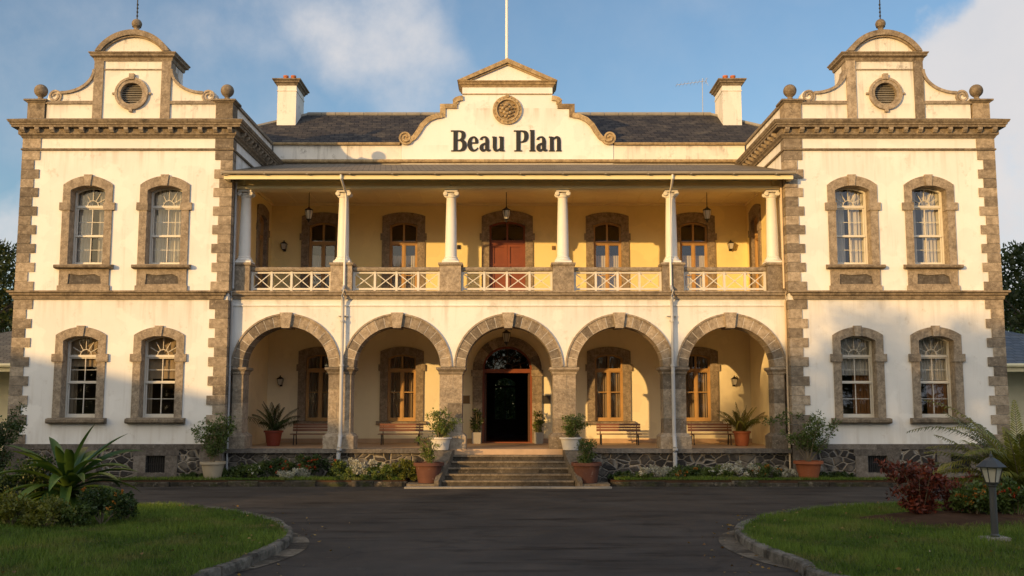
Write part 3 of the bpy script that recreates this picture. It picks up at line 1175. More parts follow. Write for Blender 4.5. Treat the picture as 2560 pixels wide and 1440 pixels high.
i_ = MB()
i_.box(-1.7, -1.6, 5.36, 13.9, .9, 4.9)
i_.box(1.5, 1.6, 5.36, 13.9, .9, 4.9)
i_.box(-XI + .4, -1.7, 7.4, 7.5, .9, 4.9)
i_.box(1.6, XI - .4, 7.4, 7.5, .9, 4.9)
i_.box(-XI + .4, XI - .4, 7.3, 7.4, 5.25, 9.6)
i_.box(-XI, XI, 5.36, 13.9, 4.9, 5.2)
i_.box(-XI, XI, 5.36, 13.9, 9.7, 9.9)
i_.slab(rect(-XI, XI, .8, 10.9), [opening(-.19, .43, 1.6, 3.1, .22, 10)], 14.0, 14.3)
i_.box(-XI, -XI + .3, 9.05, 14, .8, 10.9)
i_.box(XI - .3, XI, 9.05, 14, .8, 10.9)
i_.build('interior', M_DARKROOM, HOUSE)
i_ = MB()
i_.box(-1.6, 1.5, 5.1, 14.0, .80, .945)
i_.build('hall_floor', M_REDWOOD, HOUSE)
i_ = MB()
i_.box(-.64, .26, 14.05, 14.1, 2.92, 3.0)
i_.box(-.205, -.175, 14.05, 14.09, 1.6, 2.92)
i_.build('rear_window', M_DARKWOOD, HOUSE)

rf = MB()
ev, rz_ = 10.86, 13.41
rf.add([(-12.6, 5.42, ev), (12.6, 5.42, ev), (12.6, 13.9, ev), (-12.6, 13.9, ev), (-7.85, 9.5, rz_), (7.85, 9.5, rz_)],
       [(0, 1, 5, 4), (1, 2, 5), (2, 3, 4, 5), (3, 0, 4), (0, 3, 2, 1)])
roof = rf.build('main_roof', M_SLATE, HOUSE)
rf = MB()
x = -7.85
while x < 7.8:
    x1 = min(7.85, x + .55)
    rf.tube([(x, 9.5, rz_ + .02), (x1 - .015, 9.5, rz_ + .02)], .085, 8, tn())
    x = x1
for s in (-1, 1):
    rf.tube([(s * 7.85, 9.5, rz_), (s * 12.6, 5.42, ev + .03)], .08, 6, .5)
rf.build('ridge_cap', M_CONC, roof)
for s in (-1, 1):
    c = MB(); c.M = side(s)
    c.box(8.05, 8.76, 8.3, 9.7, 11.8, 14.2)
    c.box(8.03, 8.78, 8.28, 9.72, 13.98, 14.02)
    ch = c.build('chimney', M_WEATHER, HOUSE)
    c = MB(); c.M = side(s)
    c.sweep_rect([(-.1, 14.2), (.03, 14.2), (.06, 14.27), (.12, 14.30), (.12, 14.35), (.18, 14.39), (.18, 14.43), (-.3, 14.48)], 8.05, 8.76, 8.3, 9.7, .35)
    c.build('chimney_cap', M_CORN, ch)
    for xx in (8.27, 8.56):
        c = MB(); c.M = side(s)
        c.lathe([(.10, 0), (.085, .05), (.085, .2), (.105, .21), (.105, .27), (.07, .27), (.07, .1)], xx, 8.75, 14.45, 12)
        c.build('chimney_pot', M_CHIMPOT, ch, smooth=True)

# parapet and central gable
half = [(3.62, 10.35), (3.62, 11.05)]
hp = [(3.36, 11.20), (3.20, 11.30), (3.06, 11.50), (2.92, 11.74), (2.72, 11.93), (2.48, 12.04), (2.24, 12.08),
      (2.24, 12.40), (1.86, 12.40), (1.84, 12.52), (1.76, 12.62), (1.58, 12.66), (1.55, 12.66), (1.55, 13.12)]
outl = [(DX + x, z) for x, z in half + hp] + [(DX - x, z) for x, z in (half + hp)[::-1]]
p = MB()
p.slab(outl, [], 4.96, 5.42)
p.slab([(DX - 1.5, 13.2), (DX + 1.5, 13.2), (DX, 13.95)], [], 4.94, 5.42)
gab = p.build('central_gable', M_WALL, HOUSE)
p = MB()
p.box(-XI, DX - 3.63, 4.99, 5.42, 9.36, 11.02)
p.box(DX + 3.63, XI, 4.99, 5.42, 9.36, 11.02)
p.box(DX - 3.63, DX + 3.63, 4.99, 5.4, 9.36, 10.34)
par = p.build('parapet_wall', M_WEATHER, HOUSE)
p = MB()
for x0, x1 in ((-XI + .002, DX - 3.66), (DX + 3.66, XI - .002)):
    p.prof_x([(4.90, 11.02), (4.88, 11.06), (4.88, 11.10), (5.0, 11.13), (5.46, 11.13), (5.46, 11.02)], x0, x1, .5)
p.prof_x([(4.86, 10.40), (4.84, 10.44), (4.84, 10.50), (4.98, 10.53), (4.98, 10.38)], -XI + .002, XI - .002, .6)
p.build('parapet_coping', M_GOLD, par)
for e in (-1, 1):
    c = MB()
    def oo(pts, dd):
        res = []
        for i, (x, z) in enumerate(pts):
            a = pts[max(i - 1, 0)]
            b = pts[min(i + 1, len(pts) - 1)]
            tx, tz = b[0] - a[0], b[1] - a[1]
            L = math.hypot(tx, tz) or 1
            res.append((DX + e * (x + tz / L * dd), z - tx / L * dd))
        return res
    cv = hp[:7]
    c.strip(oo(cv, .06), oo(cv, -.11), 4.88, 5.48, .8)
    for (a, b, z0, z1) in ((2.12, 2.31, 12.00, 12.46), (1.72, 2.125, 12.30, 12.462), (1.68, 1.87, 12.455, 12.60)):
        c.box(DX + min(e * a, e * b), DX + max(e * a, e * b), 4.90, 5.47, z0, z1, tn())
    c.strip(oo([(1.84, 12.56), (1.76, 12.64), (1.64, 12.68), (1.53, 12.69)], .055), oo([(1.84, 12.56), (1.76, 12.64), (1.64, 12.68), (1.53, 12.69)], -.11), 4.875, 5.465, .8)
    sp = [(.04 + .20 * (k / 30), k * .40) for k in range(31)]
    ph = math.pi * .0
    o1 = [(DX + e * (3.48 - (r_ + .03) * math.cos(a + ph)), 11.27 + (r_ + .03) * math.sin(a + ph)) for r_, a in sp]
    i1 = [(DX + e * (3.48 - (r_ - .03) * math.cos(a + ph)), 11.27 + (r_ - .03) * math.sin(a + ph)) for r_, a in sp]
    c.strip(o1, i1, 4.86, 5.4, .7)
    c.slab([(DX + e * 3.48 + .17 * math.cos(k * math.pi / 8), 11.27 + .17 * math.sin(k * math.pi / 8)) for k in range(16)], [], 4.9, 5.4, .8)
    c.build('gable_coping', M_GOLD, gab)
c = MB()
c.sweep_rect([(-.02, 13.06), (.03, 13.06), (.05, 13.12), (.10, 13.16), (.10, 13.20), (.15, 13.24), (.15, 13.265), (-.2, 13.28)], DX - 1.55, DX + 1.55, 4.97, 5.9, .5)
for e in (-1, 1):
    a = [(DX + e * 1.72, 13.27), (DX, 14.05)]
    b = [(DX + e * 1.42, 13.27), (DX, 13.89)]
    c.strip(a, b, 4.80, 6.0, .55)
    c.strip([(DX + e * 1.45, 13.275), (DX, 13.91)], [(DX + e * 1.28, 13.275), (DX, 13.83)], 4.87, 5.3, .75)
c.box(DX - 1.549, DX + 1.549, 4.925, 5.0, 12.80, 12.83, .6)
c.build('pediment', M_GOLD, gab)
c = MB()
c.box(DX - 1.54, DX + 1.54, 5.42, 5.9, 12.0, 13.2)
c.build('gable_backing', M_WALL, gab)
c = MB()
mc = (DX, 12.24)
c.strip(circle(*mc, .50, 36), circle(*mc, .365, 36), 4.88, 4.99, .75)
c.strip(circle(*mc, .40, 36), circle(*mc, .355, 36), 4.85, 4.97, .9)
c.slab(circle(*mc, .37, 30)[:-1], [], 4.925, 4.965, .35)
for k in range(20):
    a = 2 * math.pi * k / 20
    c.ball((mc[0] + .435 * math.cos(a), 4.88, mc[1] + .435 * math.sin(a)), .028, 6, .6)
c.box(mc[0] - .06, mc[0] + .06, 4.85, 4.96, 12.68, 12.78, .8)
med = c.build('medallion', M_GOLD, gab)
c = MB()
for (dx_, dz_, r_) in ((0, .18, .085), (-.07, .10, .06), (.08, .11, .06), (0, .02, .09), (-.15, .06, .06), (.16, .05, .06), (-.20, -.05, .055), (.20, -.06, .055),
                       (-.1, -.09, .07), (.1, -.09, .07), (0, -.13, .075), (-.06, -.22, .06), (.07, -.22, .06), (-.2, .18, .05), (.2, .18, .05), (0, -.29, .04), (-.27, .06, .035), (.27, .05, .035), (-.17, -.2, .05), (.17, -.19, .05)):
    c.ball((mc[0] + dx_, 4.915, mc[1] + dz_), r_, 8, tn(), sz=.8)
c.build('carved_relief', M_GOLD, med, smooth=True)

# ---- lettering -------------------------------------------------------------------
LT = MB()
CAP = .722


def spline(pts, n=7):
    out = []
    P = [pts[0]] + list(pts) + [pts[-1]]
    for i in range(1, len(P) - 2):
        for k in range(n):
            t = k / n
            r = []
            for q in range(3):
                a, b, c_, d_ = P[i - 1][q], P[i][q], P[i + 1][q], P[i + 2][q]
                r.append(.5 * (2 * b + (c_ - a) * t + (2 * a - 5 * b + 4 * c_ - d_) * t * t + (3 * b - a - 3 * c_ + d_) * t ** 3))
            out.append(r)
    out.append(list(pts[-1]))
    return out


def stroke(ox, pts, smooth=True):
    P = spline(pts) if smooth else [list(q) for q in pts]
    a, b = [], []
    for i, (x, z, w_) in enumerate(P):
        p0 = P[max(i - 1, 0)]
        p1 = P[min(i + 1, len(P) - 1)]
        tx, tz = p1[0] - p0[0], p1[1] - p0[1]
        L = math.hypot(tx, tz) or 1
        nx, nz = -tz / L, tx / L
        w_ = w_ * 1.12 + .018
        a.append((TX0 + CAP * (ox + x + nx * w_ / 2), TZ0 + CAP * (z + nz * w_ / 2)))
        b.append((TX0 + CAP * (ox + x - nx * w_ / 2), TZ0 + CAP * (z - nz * w_ / 2)))
    stroke.k += 1
    e = .0004 * (stroke.k % 9)
    LT.strip(a, b, 4.93 - e, 4.975)


stroke.k = 0
TX0, TZ0 = DX - 1.935, 10.805


def stem(ox, x, z0, z1, w_=.165):
    stroke(ox, [(x, z0, w_), (x, z1, w_)], False)


def serif(ox, x0, x1, z, w_=.035):
    stroke(ox, [(x0, z, w_), (x1, z, w_)], False)


def gl_B(o):
    stem(o, .225, 0, 1)
    serif(o, .0, .45, .982); serif(o, .02, .45, .018)
    stroke(o, [(.30, .975, .05), (.45, .965, .06), (.575, .89, .14), (.60, .76, .165), (.56, .62, .13), (.42, .535, .055), (.29, .525, .04)])
    stroke(o, [(.30, .53, .045), (.46, .525, .06), (.61, .44, .15), (.65, .28, .18), (.60, .12, .15), (.45, .03, .06), (.29, .025, .045)])


def gl_e(o):
    stroke(o, [(.06, .40, .045), (.47, .40, .045)], False)
    stroke(o, [(.425, .40, .12), (.42, .53, .12), (.36, .655, .07), (.27, .685, .05), (.15, .60, .11), (.095, .42, .155), (.11, .22, .16), (.20, .07, .12), (.32, .035, .07), (.43, .09, .045), (.485, .17, .03)])


def gl_a(o):
    stroke(o, [(.075, .55, .115), (.10, .635, .07), (.20, .685, .05), (.31, .655, .09), (.36, .52, .145), (.36, .3, .15), (.365, .13, .145), (.43, .04, .09), (.53, .06, .03)])
    stroke(o, [(.37, .40, .04), (.25, .37, .06), (.13, .29, .11), (.09, .17, .15), (.145, .055, .12), (.24, .05, .07), (.33, .13, .04), (.36, .17, .03)])


def gl_u(o):
    stem(o, .12, .17, .70, .15)
    serif(o, .0, .13, .685)
    stroke(o, [(.12, .20, .15), (.145, .09, .13), (.22, .035, .085), (.31, .07, .055), (.40, .16, .035)])
    stem(o, .455, .0, .70, .15)
    serif(o, .32, .46, .685); serif(o, .45, .60, .018)


def gl_P(o):
    stem(o, .215, 0, 1)
    serif(o, .0, .42, .982); serif(o, .02, .40, .018)
    stroke(o, [(.29, .975, .05), (.43, .968, .06), (.56, .89, .15), (.595, .72, .17), (.55, .55, .14), (.42, .455, .055), (.29, .445, .04)])


def gl_l(o):
    stem(o, .145, .0, 1.03, .155)
    serif(o, .02, .15, 1.0); serif(o, .0, .29, .018)


def gl_n(o):
    stem(o, .14, .0, .70, .15)
    serif(o, .0, .15, .685); serif(o, .0, .28, .018)
    stroke(o, [(.20, .55, .035), (.27, .63, .06), (.37, .68, .085), (.455, .62, .13), (.475, .48, .15), (.475, .3, .15), (.475, .0, .15)])
    serif(o, .34, .61, .018)


for fn, o in ((gl_B, 0), (gl_e, .80), (gl_a, 1.36), (gl_u, 1.96), (gl_P, 2.985), (gl_l, 3.72), (gl_a, 4.05), (gl_n, 4.645)):
    fn(o)
    if fn is gl_u or fn is gl_n:
        LT.build('lettering', M_BLACKTXT, gab)
        LT = MB()

# ---- veranda ---------------------------------------------------------------------
AC = (-6.42, -3.21, 0.0, 3.21, 6.42)
SPR = 3.29
p = MB()
p.box(-XI + .01, -1.7, .24, .6, -.2, .835)
p.build('rubble_plinth', M_RUBBLE, HOUSE)
p = MB()
p.box(1.7, XI - .01, .24, .6, -.2, .835)
p.build('rubble_plinth', M_RUBBLE, HOUSE)
for a, b in ((-XI + .012, -1.66), (1.66, XI - .012)):
    p = MB()
    x = a
    while x < b - .01:
        x1 = min(b, x + rnd.uniform(1.0, 1.5))
        if b - x1 < .5:
            x1 = b
        p.box(x, x1 - .006, .13, .62, .84, .955, tn())
        x = x1
    p.build('veranda_coping', M_DRESS, HOUSE)
p = MB()
p.box(-XI + .012, XI - .012, .62, 4.99, .7, .945)
p.box(-1.655, 1.655, .16, .62, .7, .95)
p.build('veranda_floor', M_TILE, HOUSE)
p = MB()
p.box(-XI + .015, DX - 1.17, 4.975, 5.0, .945, 1.09)
p.box(DX + 1.17, XI - .015, 4.975, 5.0, .945, 1.09)
p.build('skirting', M_TILE, HOUSE)
# arcade wall above the springing
ol = [(-XI + .003, SPR)]
for c in AC:
    ol += arc_pts(c, 1.40, SPR, 1.34, 24, True)[::-1]
ol += [(XI - .003, SPR), (XI - .003, 5.25), (-XI + .003, 5.25)]
p = MB()
p.slab(ol, [], .35, .93)
p.build('arcade_wall', M_WALL, HOUSE)
p = MB()
p.prof_x([(.36, 5.03), (.325, 5.035), (.315, 5.06), (.33, 5.08), (.36, 5.085)], -XI + .035, XI - .035, .5)
p.build('fascia_moulding', M_WALL, HOUSE)
p = MB()
p.prof_x([(.40, 5.25), (.28, 5.25), (.27, 5.33), (.20, 5.36), (.19, 5.41), (.16, 5.43), (.16, 5.475), (.40, 5.485)], -XI + .035, XI - .035, .5)
p.build('balcony_string_course', M_STONE, HOUSE)
p = MB()
p.box(-XI + .005, XI - .005, .40, 4.995, 5.22, UP)
p.build('balcony_floor', M_TILE, HOUSE)
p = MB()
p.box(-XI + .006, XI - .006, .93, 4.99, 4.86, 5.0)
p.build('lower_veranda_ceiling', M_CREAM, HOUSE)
for ci, c in enumerate(AC):
    p = MB()
    n = 17
    for k in range(n):
        if k == n // 2:
            continue
        aa = [math.pi * (k + u) / n for u in (.025, .35, .65, .975)]
        p.strip([(c + 1.535 * math.cos(a), SPR + 1.50 * math.sin(a)) for a in aa], [(c + 1.245 * math.cos(a), SPR + 1.16 * math.sin(a)) for a in aa], .31, .99, tn())
    o2, i2 = arc_pts(c, 1.575, SPR, 1.54, 34, True), arc_pts(c, 1.525, SPR, 1.49, 34, True)
    p.strip(o2, i2, .285, .4, .6)
    arch = p.build('arch', M_STONE, HOUSE)
    p = MB()
    p.strip(arc_pts(c, 1.53, SPR, 1.495, 34, True), arc_pts(c, 1.252, SPR, 1.167, 34, True), .318, .98)
    p.build('lime_joint', M_WALL, arch)
    k_ = MB()
    k_.strip([(c - .125, 4.40), (c - .19, 4.85)], [(c + .105, 4.40), (c + .17, 4.85)], .22, 1.0, .85)
    k_.build('keystone', M_STONE, arch)


def pier(x0, x1, wet):
    p = MB()
    z = 1.39
    hs = (.42, .44, .40, .43)
    for i, h in enumerate(hs):
        z1 = z + h if i < 3 else 3.085
        if i % 2 == 1 and x1 - x0 > .5:
            xm = x0 + (x1 - x0) * rnd.choice((.38, .6))
            p.box(x0, xm - .006, .38, 1.0, z + .007, z1 - .007, tn())
            p.box(xm + .006, x1, .38, 1.0, z + .007, z1 - .007, tn())
        else:
            p.box(x0, x1, .38, 1.0, z + .007, z1 - .007, tn())
        z = z1
    o = p.build('pier', M_STONE, HOUSE)
    p = MB()
    p.box(x0 + .008, x1 - .008, .389, .991, 1.36, 3.09)
    p.build('lime_joint', M_CONC, o)
    p = MB()
    p.sweep_rect([(-.1, 3.07), (.015, 3.07), (.03, 3.10), (.03, 3.14), (.07, 3.19), (.10, 3.21), (.10, 3.275), (-.1, 3.288)], x0, x1, .38, 1.0, tn())
    p.build('pier_capital', M_STONE, o)
    p = MB()
    p.sweep_rect([(-.1, .95), (.115, .95), (.115, 1.30), (.06, 1.36), (.0, 1.40), (-.1, 1.40)], x0, x1, .38, 1.0, tn())
    p.build('pier_base', M_STONE, o)
    return o


for x in (-4.86, -1.66, 1.61, 4.78):
    pier(x - .325, x + .325, 0)
pier(-XI + .115, -7.64, 0)
pier(7.64, XI - .115, 0)

# columns, pedestals, balustrades of the balcony
PX = (-7.78, -4.88, -1.70, 1.60, 4.80, 7.78)
for i, x in enumerate(PX):
    hw = .31 if 0 < i < 5 else .225
    p = MB()
    p.box(x - hw, x + hw, .38, .94, UP, 6.25, tn())
    ped = p.build('pedestal', M_STONE, HOUSE)
    p = MB()
    p.sweep_rect([(-.1, 6.24), (.02, 6.24), (.045, 6.27), (.045, 6.325), (-.1, 6.335)], x - hw, x + hw, .38, .94, .5)
    p.build('pedestal_cap', M_STONE, ped)
    p = MB()
    p.lathe([(.175, 0)] + [(.175 - .035 * (k / 8) ** 1.4, 1.80 * k / 8) for k in range(1, 9)], x, .63, 6.50, 24)
    col = p.build('column', M_COLUMN, HOUSE, smooth=True)
    p = MB()
    p.box(x - .245, x + .245, .63 - .245, .63 + .245, 6.335, 6.385)
    p.lathe([(.235, 0), (.25, .03), (.235, .06), (.205, .075), (.2, .09), (.212, .105), (.195, .125), (.175, .14)], x, .63, 6.385, 24)
    p.build('column_base', M_COLUMN, col, smooth=True)
    p = MB()
    p.lathe([(.14, 0), (.165, .015), (.165, .035), (.145, .05), (.155, .09), (.18, .13)], x, .63, 8.28, 20)
    for sy in (-1, 1):
        for sx in (-1, 1):
            p.M = Matrix.Translation((x + sx * .165, .63 + sy * .13, 8.40)) @ Matrix.Rotation(math.pi / 2, 4, 'X')
            p.lathe([(.02, -.045), (.06, -.04), (.07, -.02), (.07, .02), (.06, .04), (.02, .045)], 0, 0, 0, 12)
            p.M = None
    p.box(x - .19, x + .19, .63 - .19, .63 + .19, 8.445, 8.505)
    p.build('column_capital', M_COLUMN, col, smooth=False)
BAYS = [(PX[i] + (.31 if i else .225) + .01, PX[i + 1] - (.31 if i < 4 else .225) - .01) for i in range(5)]
for (a, b) in BAYS:
    p = MB()
    n = 4
    y0, y1 = .60, .66
    p.box(a, b, y0, y1, 6.03, 6.075)
    p.box(a, b, y0 - .005, y1 + .005, 5.545, 5.60)
    wdt = (b - a) / n
    for k in range(n + 1):
        x = a + wdt * k
        x = min(max(x, a + .025), b - .025)
        p.box(x - .032, x + .032, y0 - .01, y1 + .01, 5.462, 6.09)
    for k in range(n):
        xa, xb = a + wdt * k + .04, a + wdt * (k + 1) - .04
        za, zb = 5.60, 6.03
        for (u0, u1, yy) in (((xa, za), (xb, zb), .612), ((xa, zb), (xb, za), .632)):
            L = math.hypot(u1[0] - u0[0], u1[1] - u0[1])
            nx, nz = -(u1[1] - u0[1]) / L * .012, (u1[0] - u0[0]) / L * .012
            p.strip([(u0[0] + nx, u0[1] + nz), (u1[0] + nx, u1[1] + nz)], [(u0[0] - nx, u0[1] - nz), (u1[0] - nx, u1[1] - nz)], yy, yy + .02)
    bal = p.build('balustrade', M_WHITE, HOUSE)
    p = MB()
    p.prof_x([(.55, 6.10), (.53, 6.14), (.53, 6.18), (.57, 6.215), (.69, 6.215), (.73, 6.18), (.73, 6.14), (.71, 6.10)], a, b, .5)
    p.build('handrail', M_STONE, bal)

# veranda roof, eaves, ceiling
p = MB()
p.prof_x([(-.46, 8.86), (5.0, 10.36), (5.0, 10.28), (-.46, 8.78)], -XI + .004, XI - .004)
p.add([(-XI - .13, -.46, 8.86), (XI + .13, -.46, 8.86), (XI + .13, -.04, 8.975), (-XI - .13, -.04, 8.975), (-XI - .13, -.46, 8.79), (XI + .13, -.46, 8.79), (XI + .13, -.04, 8.905), (-XI - .13, -.04, 8.905)],
      [(0, 1, 2, 3), (4, 7, 6, 5), (0, 4, 5, 1), (1, 5, 6, 2), (2, 6, 7, 3), (3, 7, 4, 0)])
vr = p.build('veranda_roof', M_SLATE2, HOUSE)
g = MB()
gp = [(-.47 + .075 * math.cos(a), 8.83 + .075 * math.sin(a)) for a in [math.pi + k * math.pi / 8 for k in range(9)]]
gp += [(-.40, 8.835), (-.415, 8.83)] + [(-.47 + .055 * math.cos(a), 8.83 + .055 * math.sin(a)) for a in [2 * math.pi - k * math.pi / 6 for k in range(7)]]
x = -XI - .16
while x < XI + .1:
    x1 = min(XI + .16, x + 1.22)
    g.prof_x(gp, x, x1 - .006, tn())
    g.box(x, x + .035, -.555, -.40, 8.745, 8.765)
    x = x1
g.build('gutter', M_GUTTER, vr)
f = MB()
f.box(-XI - .11, XI + .11, -.395, -.36, 8.635, 8.755)
f.box(-XI - .11, -XI + .0, -.36, -.05, 8.635, 8.755)
f.box(XI - .0, XI + .11, -.36, -.05, 8.635, 8.755)
f.box(-XI + .01, XI - .01, -.359, .47, 8.76, 8.775)
f.build('eaves_fascia', M_CREAMP, vr)
f = MB()
f.box(-XI + .04, XI - .04, .42, .84, 8.51, 8.98)
f.prof_x([(.42, 8.515), (.32, 8.52), (.30, 8.585), (.42, 8.60)], -XI + .04, XI - .04)
for x in PX:
    f.box(x - .03, x + .03, .30, .42, 8.62, 8.755)
f.build('veranda_beam', M_CREAMP, HOUSE)
f = MB()
f.box(-XI + .013, XI - .013, .84, 4.995, 9.0, 9.04)
k = -7.2
while k < 7.5:
    f.box(k - .03, k + .03, .84, 4.95, 8.985, 9.0)
    k += .72
f.box(-XI + .014, XI - .014, 4.93, 4.995, 8.92, 8.999)
for s in (-1, 1):
    f.box(min(s * (XI - .07), s * (XI - .013)), max(s * (XI - .07), s * (XI - .013)), .85, 4.93, 8.92, 8.998)
f.build('veranda_ceiling', M_CREAMP, HOUSE)

# downpipes
for s, x in ((-1, -4.80), (1, 4.70)):
    p = MB()
    xg = x
    p.tube([(xg, -.46, 8.78), (xg, -.44, 8.66), (xg + .02, -.1, 8.50), (xg + .03, .28, 8.38), (xg + .03, .33, 8.2), (xg + .02, .33, 6.3)], .034, 10)
    p.tube([(xg + .02, .33, 6.32), (xg + .02, .325, 5.6)], .034, 10)
    p.build('downpipe', M_COLUMN, HOUSE, smooth=True)
    p = MB()
    p.tube([(xg + .02, .325, 5.62), (xg + .02, .12, 5.48), (xg + .02, .10, 5.3), (xg + .02, .20, 5.18), (xg + .02, .20, 4.9), (xg + .015, .20, 1.2)], .045, 10)
    p.tube([(xg + .015, .20, 3.3), (xg + .015, .20, 1.3)], .055, 10)
    p.tube([(xg + .015, .20, 1.35), (xg + .01, .05, 1.0), (xg, .02, .85), (xg, .02, .15)], .06, 10)
    for z in (4.6, 3.32, 1.32, .95):
        p.tube([(xg + .013, .20 if z > 1.3 else .03, z - .03), (xg + .013, .20 if z > 1.3 else .03, z + .03)], .075, 10)
    p.box(xg - .12, xg + .16, .24, .34, 4.74, 4.76)
    p.build('downpipe', M_PIPE if s < 0 else M_PIPE, HOUSE, smooth=True)
for s, mt in ((-1, M_PIPE), (1, M_PIPE2)):
    p = MB(); p.M = side(s)
    p.tube([(XI - .07, .27, 8.7), (XI - .07, .27, 5.55), (XI - .07, .12, 5.45), (XI - .07, .12, 5.2), (XI - .07, .2, 5.1), (XI - .07, .2, .2)], .03, 8)
    p.build('downpipe', mt, HOUSE, smooth=True)


# ---- veranda windows and doors ----------------------------------------------------
def french_protos(tag_, z0, zs, rise, ztr, zsh, crown, zi0, zi1, zbar, sill):
    H = .47
    y = .12
    f = MB()
    f.slab(opening(0, H + .05, z0 - .01, zs + .03, rise), [opening(0, H - .06, z0 + .06, zs - .04, rise - .01)], y - .05, y + .07)
    f.box(-H + .05, H - .05, y - .06, y + .05, ztr - .05, ztr + .05)
    f.box(-.034, .034, y - .045, y + .045, z0 + .06, ztr - .05)
    f.box(-.03, .03, y - .03, y + .04, ztr + .05, zs + rise - .03)
    for e in (-1, 1):
        xa, xb = (-H + .055, -.034) if e < 0 else (.034, H - .055)
        f.slab(rect(xa, xb, z0 + .06, ztr - .05), [rect(xa + .03, xb - .03, z0 + .12, ztr - .085)], y - .03, y + .02)
        f.box(xa + .03, xb - .03, y - .022, y + .015, zbar - .015, zbar + .015)
    P = [('window', f.mesh('french_window_' + tag_, M_OCHRE))]
    g = MB()
    g.sheet(opening(0, H - .05, z0 + .05, zs - .03, rise - .01), y + .027)
    P.append(('pane', g.mesh('pane_' + tag_, M_GLASS)))
    s = MB()
    s.slab(opening(0, .725, z0 - .1 if sill else z0 - .02, zsh, crown - zsh), [opening(0, H, z0 - .001, zs, rise)], -.05, y - .051, .45)
    P.append(('surround', s.mesh('surround_' + tag_, M_STONE)))
    for e in (-1, 1):
        k = MB()
        k.box(min(e * .46, e * .78), max(e * .46, e * .78), -.07, .05, zi0, zi1, .5)
        P.append(('impost', k.mesh('impost_' + tag_, M_STONE)))
    if sill:
        k = MB()
        k.prof_x([(-.13, z0 - .11), (-.15, z0 - .09), (-.15, z0 - .03), (-.05, z0), (.2, z0), (.2, z0 - .12)], -.83, .83, .4)
        P.append(('sill', k.mesh('sill_' + tag_, M_STONE)))
    return P


FU = french_protos('balcony', UP + .01, 8.24, .11, 7.66, 8.56, 8.69, 7.74, 7.96, 6.55, False)
FL = french_protos('ground', 1.66, 3.76, .11, 3.36, 3.98, 4.13, 3.32, 3.54, 2.62, True)
CFU = [('curtain', curtain(M_NET, [(-.47, .47, 5.5, 7.25, .28, .012, .07)]))]
CFL = [('curtain', curtain(M_BEIGE, [(-.47, -.06, 1.7, 3.9, .30, .025, .09), (.05, .47, 1.7, 3.9, .30, .025, .09)]))]
for x in VWX:
    place_window(FU, CFU, x, 5.0)
    place_window(FL, CFL, x, 5.0)
for s in (-1, 1):
    place_window(FU, [], s * (XI - .012), 3.7, s * -math.pi / 2)

d = MB()
d.slab(opening(DX, .61, UP, 8.24, .14), [opening(DX, .54, UP + .02, 8.20, .13)], 5.06, 5.2)
d.box(DX - .55, DX + .55, 5.04, 5.18, 7.62, 7.74)
d.box(DX - .03, DX + .03, 5.07, 5.15, 7.74, 8.33)
bd = d.build('balcony_door', M_REDWOOD, HOUSE)
for e in (-1, 1):
    d = MB()
    xa, xb = (DX - .54, DX - .004) if e < 0 else (DX + .004, DX + .54)
    d.slab(rect(xa, xb, UP + .03, 7.62), [rect(xa + .09, xb - .09, 6.95, 7.52), rect(xa + .09, xb - .09, 6.72, 6.87), rect(xa + .09, xb - .09, 5.65, 6.62)], 5.09, 5.15)
    d.box(xa + .08, xb - .08, 5.125, 5.14, 5.6, 7.55)
    lf = d.build('door_leaf', M_REDWOOD, bd)
    d = MB()
    d.ball((DX + e * .06, 5.06, 6.5), .03, 8)
    d.build('handle', M_BRASS, lf)
d = MB()
d.sheet(opening(DX, .56, 7.72, 8.2, .12), 5.123)
d.build('pane', M_GLASS, bd)
d = MB()
d.slab(opening(DX, .865, UP, 8.55, .20), [opening(DX, .61, UP - .001, 8.24, .14)], 4.94, 5.09, .5)
for e in (-1, 1):
    d.box(DX + min(e * .6, e * .93), DX + max(e * .6, e * .93), 4.92, 5.05, 7.74, 7.96, .5)
d.build('surround', M_STONE, bd)

# entrance: stone surround with half round head, dark leaves folded back, fanlight
d = MB()
d.slab([(DX - .84, FLOOR), (DX - .76, FLOOR), (DX - .76, 3.26), (DX + .76, 3.26), (DX + .76, FLOOR), (DX + .84, FLOOR), (DX + .84, 3.39)] + arc_pts(DX, .84, 3.39, .76, 20, True)[1:],
       [[(DX - .76, 3.39), (DX + .76, 3.39)] + arc_pts(DX, .76, 3.39, .68, 16, True)[1:-1]], 5.10, 5.2)
ed = d.build('entrance_door', M_REDWOOD, HOUSE)
d = MB()
oa, ia = arc_pts(DX, 1.15, 3.36, 1.11, 26, True), arc_pts(DX, .83, 3.36, .78, 26, True)
for k in range(13):
    d.strip(oa[2 * k:2 * k + 3], ia[2 * k:2 * k + 3], 4.91, 5.12, tn())
for e in (-1, 1):
    z = FLOOR
    while z < 3.1:
        z1 = min(3.14, z + .44)
        d.box(DX + min(e * .83, e * 1.15), DX + max(e * .83, e * 1.15), 4.91, 5.12, z + .003, z1 - .003, tn())
        z = z1
    d.box(DX + min(e * .81, e * 1.2), DX + max(e * .81, e * 1.2), 4.88, 5.12, 3.145, 3.355, .6)
d.build('surround', M_STONE, ed)
d = MB()
d.sheet([(DX - .76, 3.39), (DX + .76, 3.39)] + arc_pts(DX, .76, 3.39, .68, 16, True)[1:-1], 5.157)
d.build('pane', M_GLASS, ed)
d = MB()
for k in range(1, 8):
    a = math.pi * k / 8
    d.tube([(DX + .2 * math.cos(a), 5.13, 3.39 + .19 * math.sin(a)), (DX + .74 * math.cos(a), 5.13, 3.39 + .66 * math.sin(a))], .009, 4)
for r_ in (.2, .46):
    q = circle(0, 0, r_, 20, 0, math.pi)
    d.tube([(DX + a, 5.13, 3.39 + b * .9) for a, b in q], .010, 4)
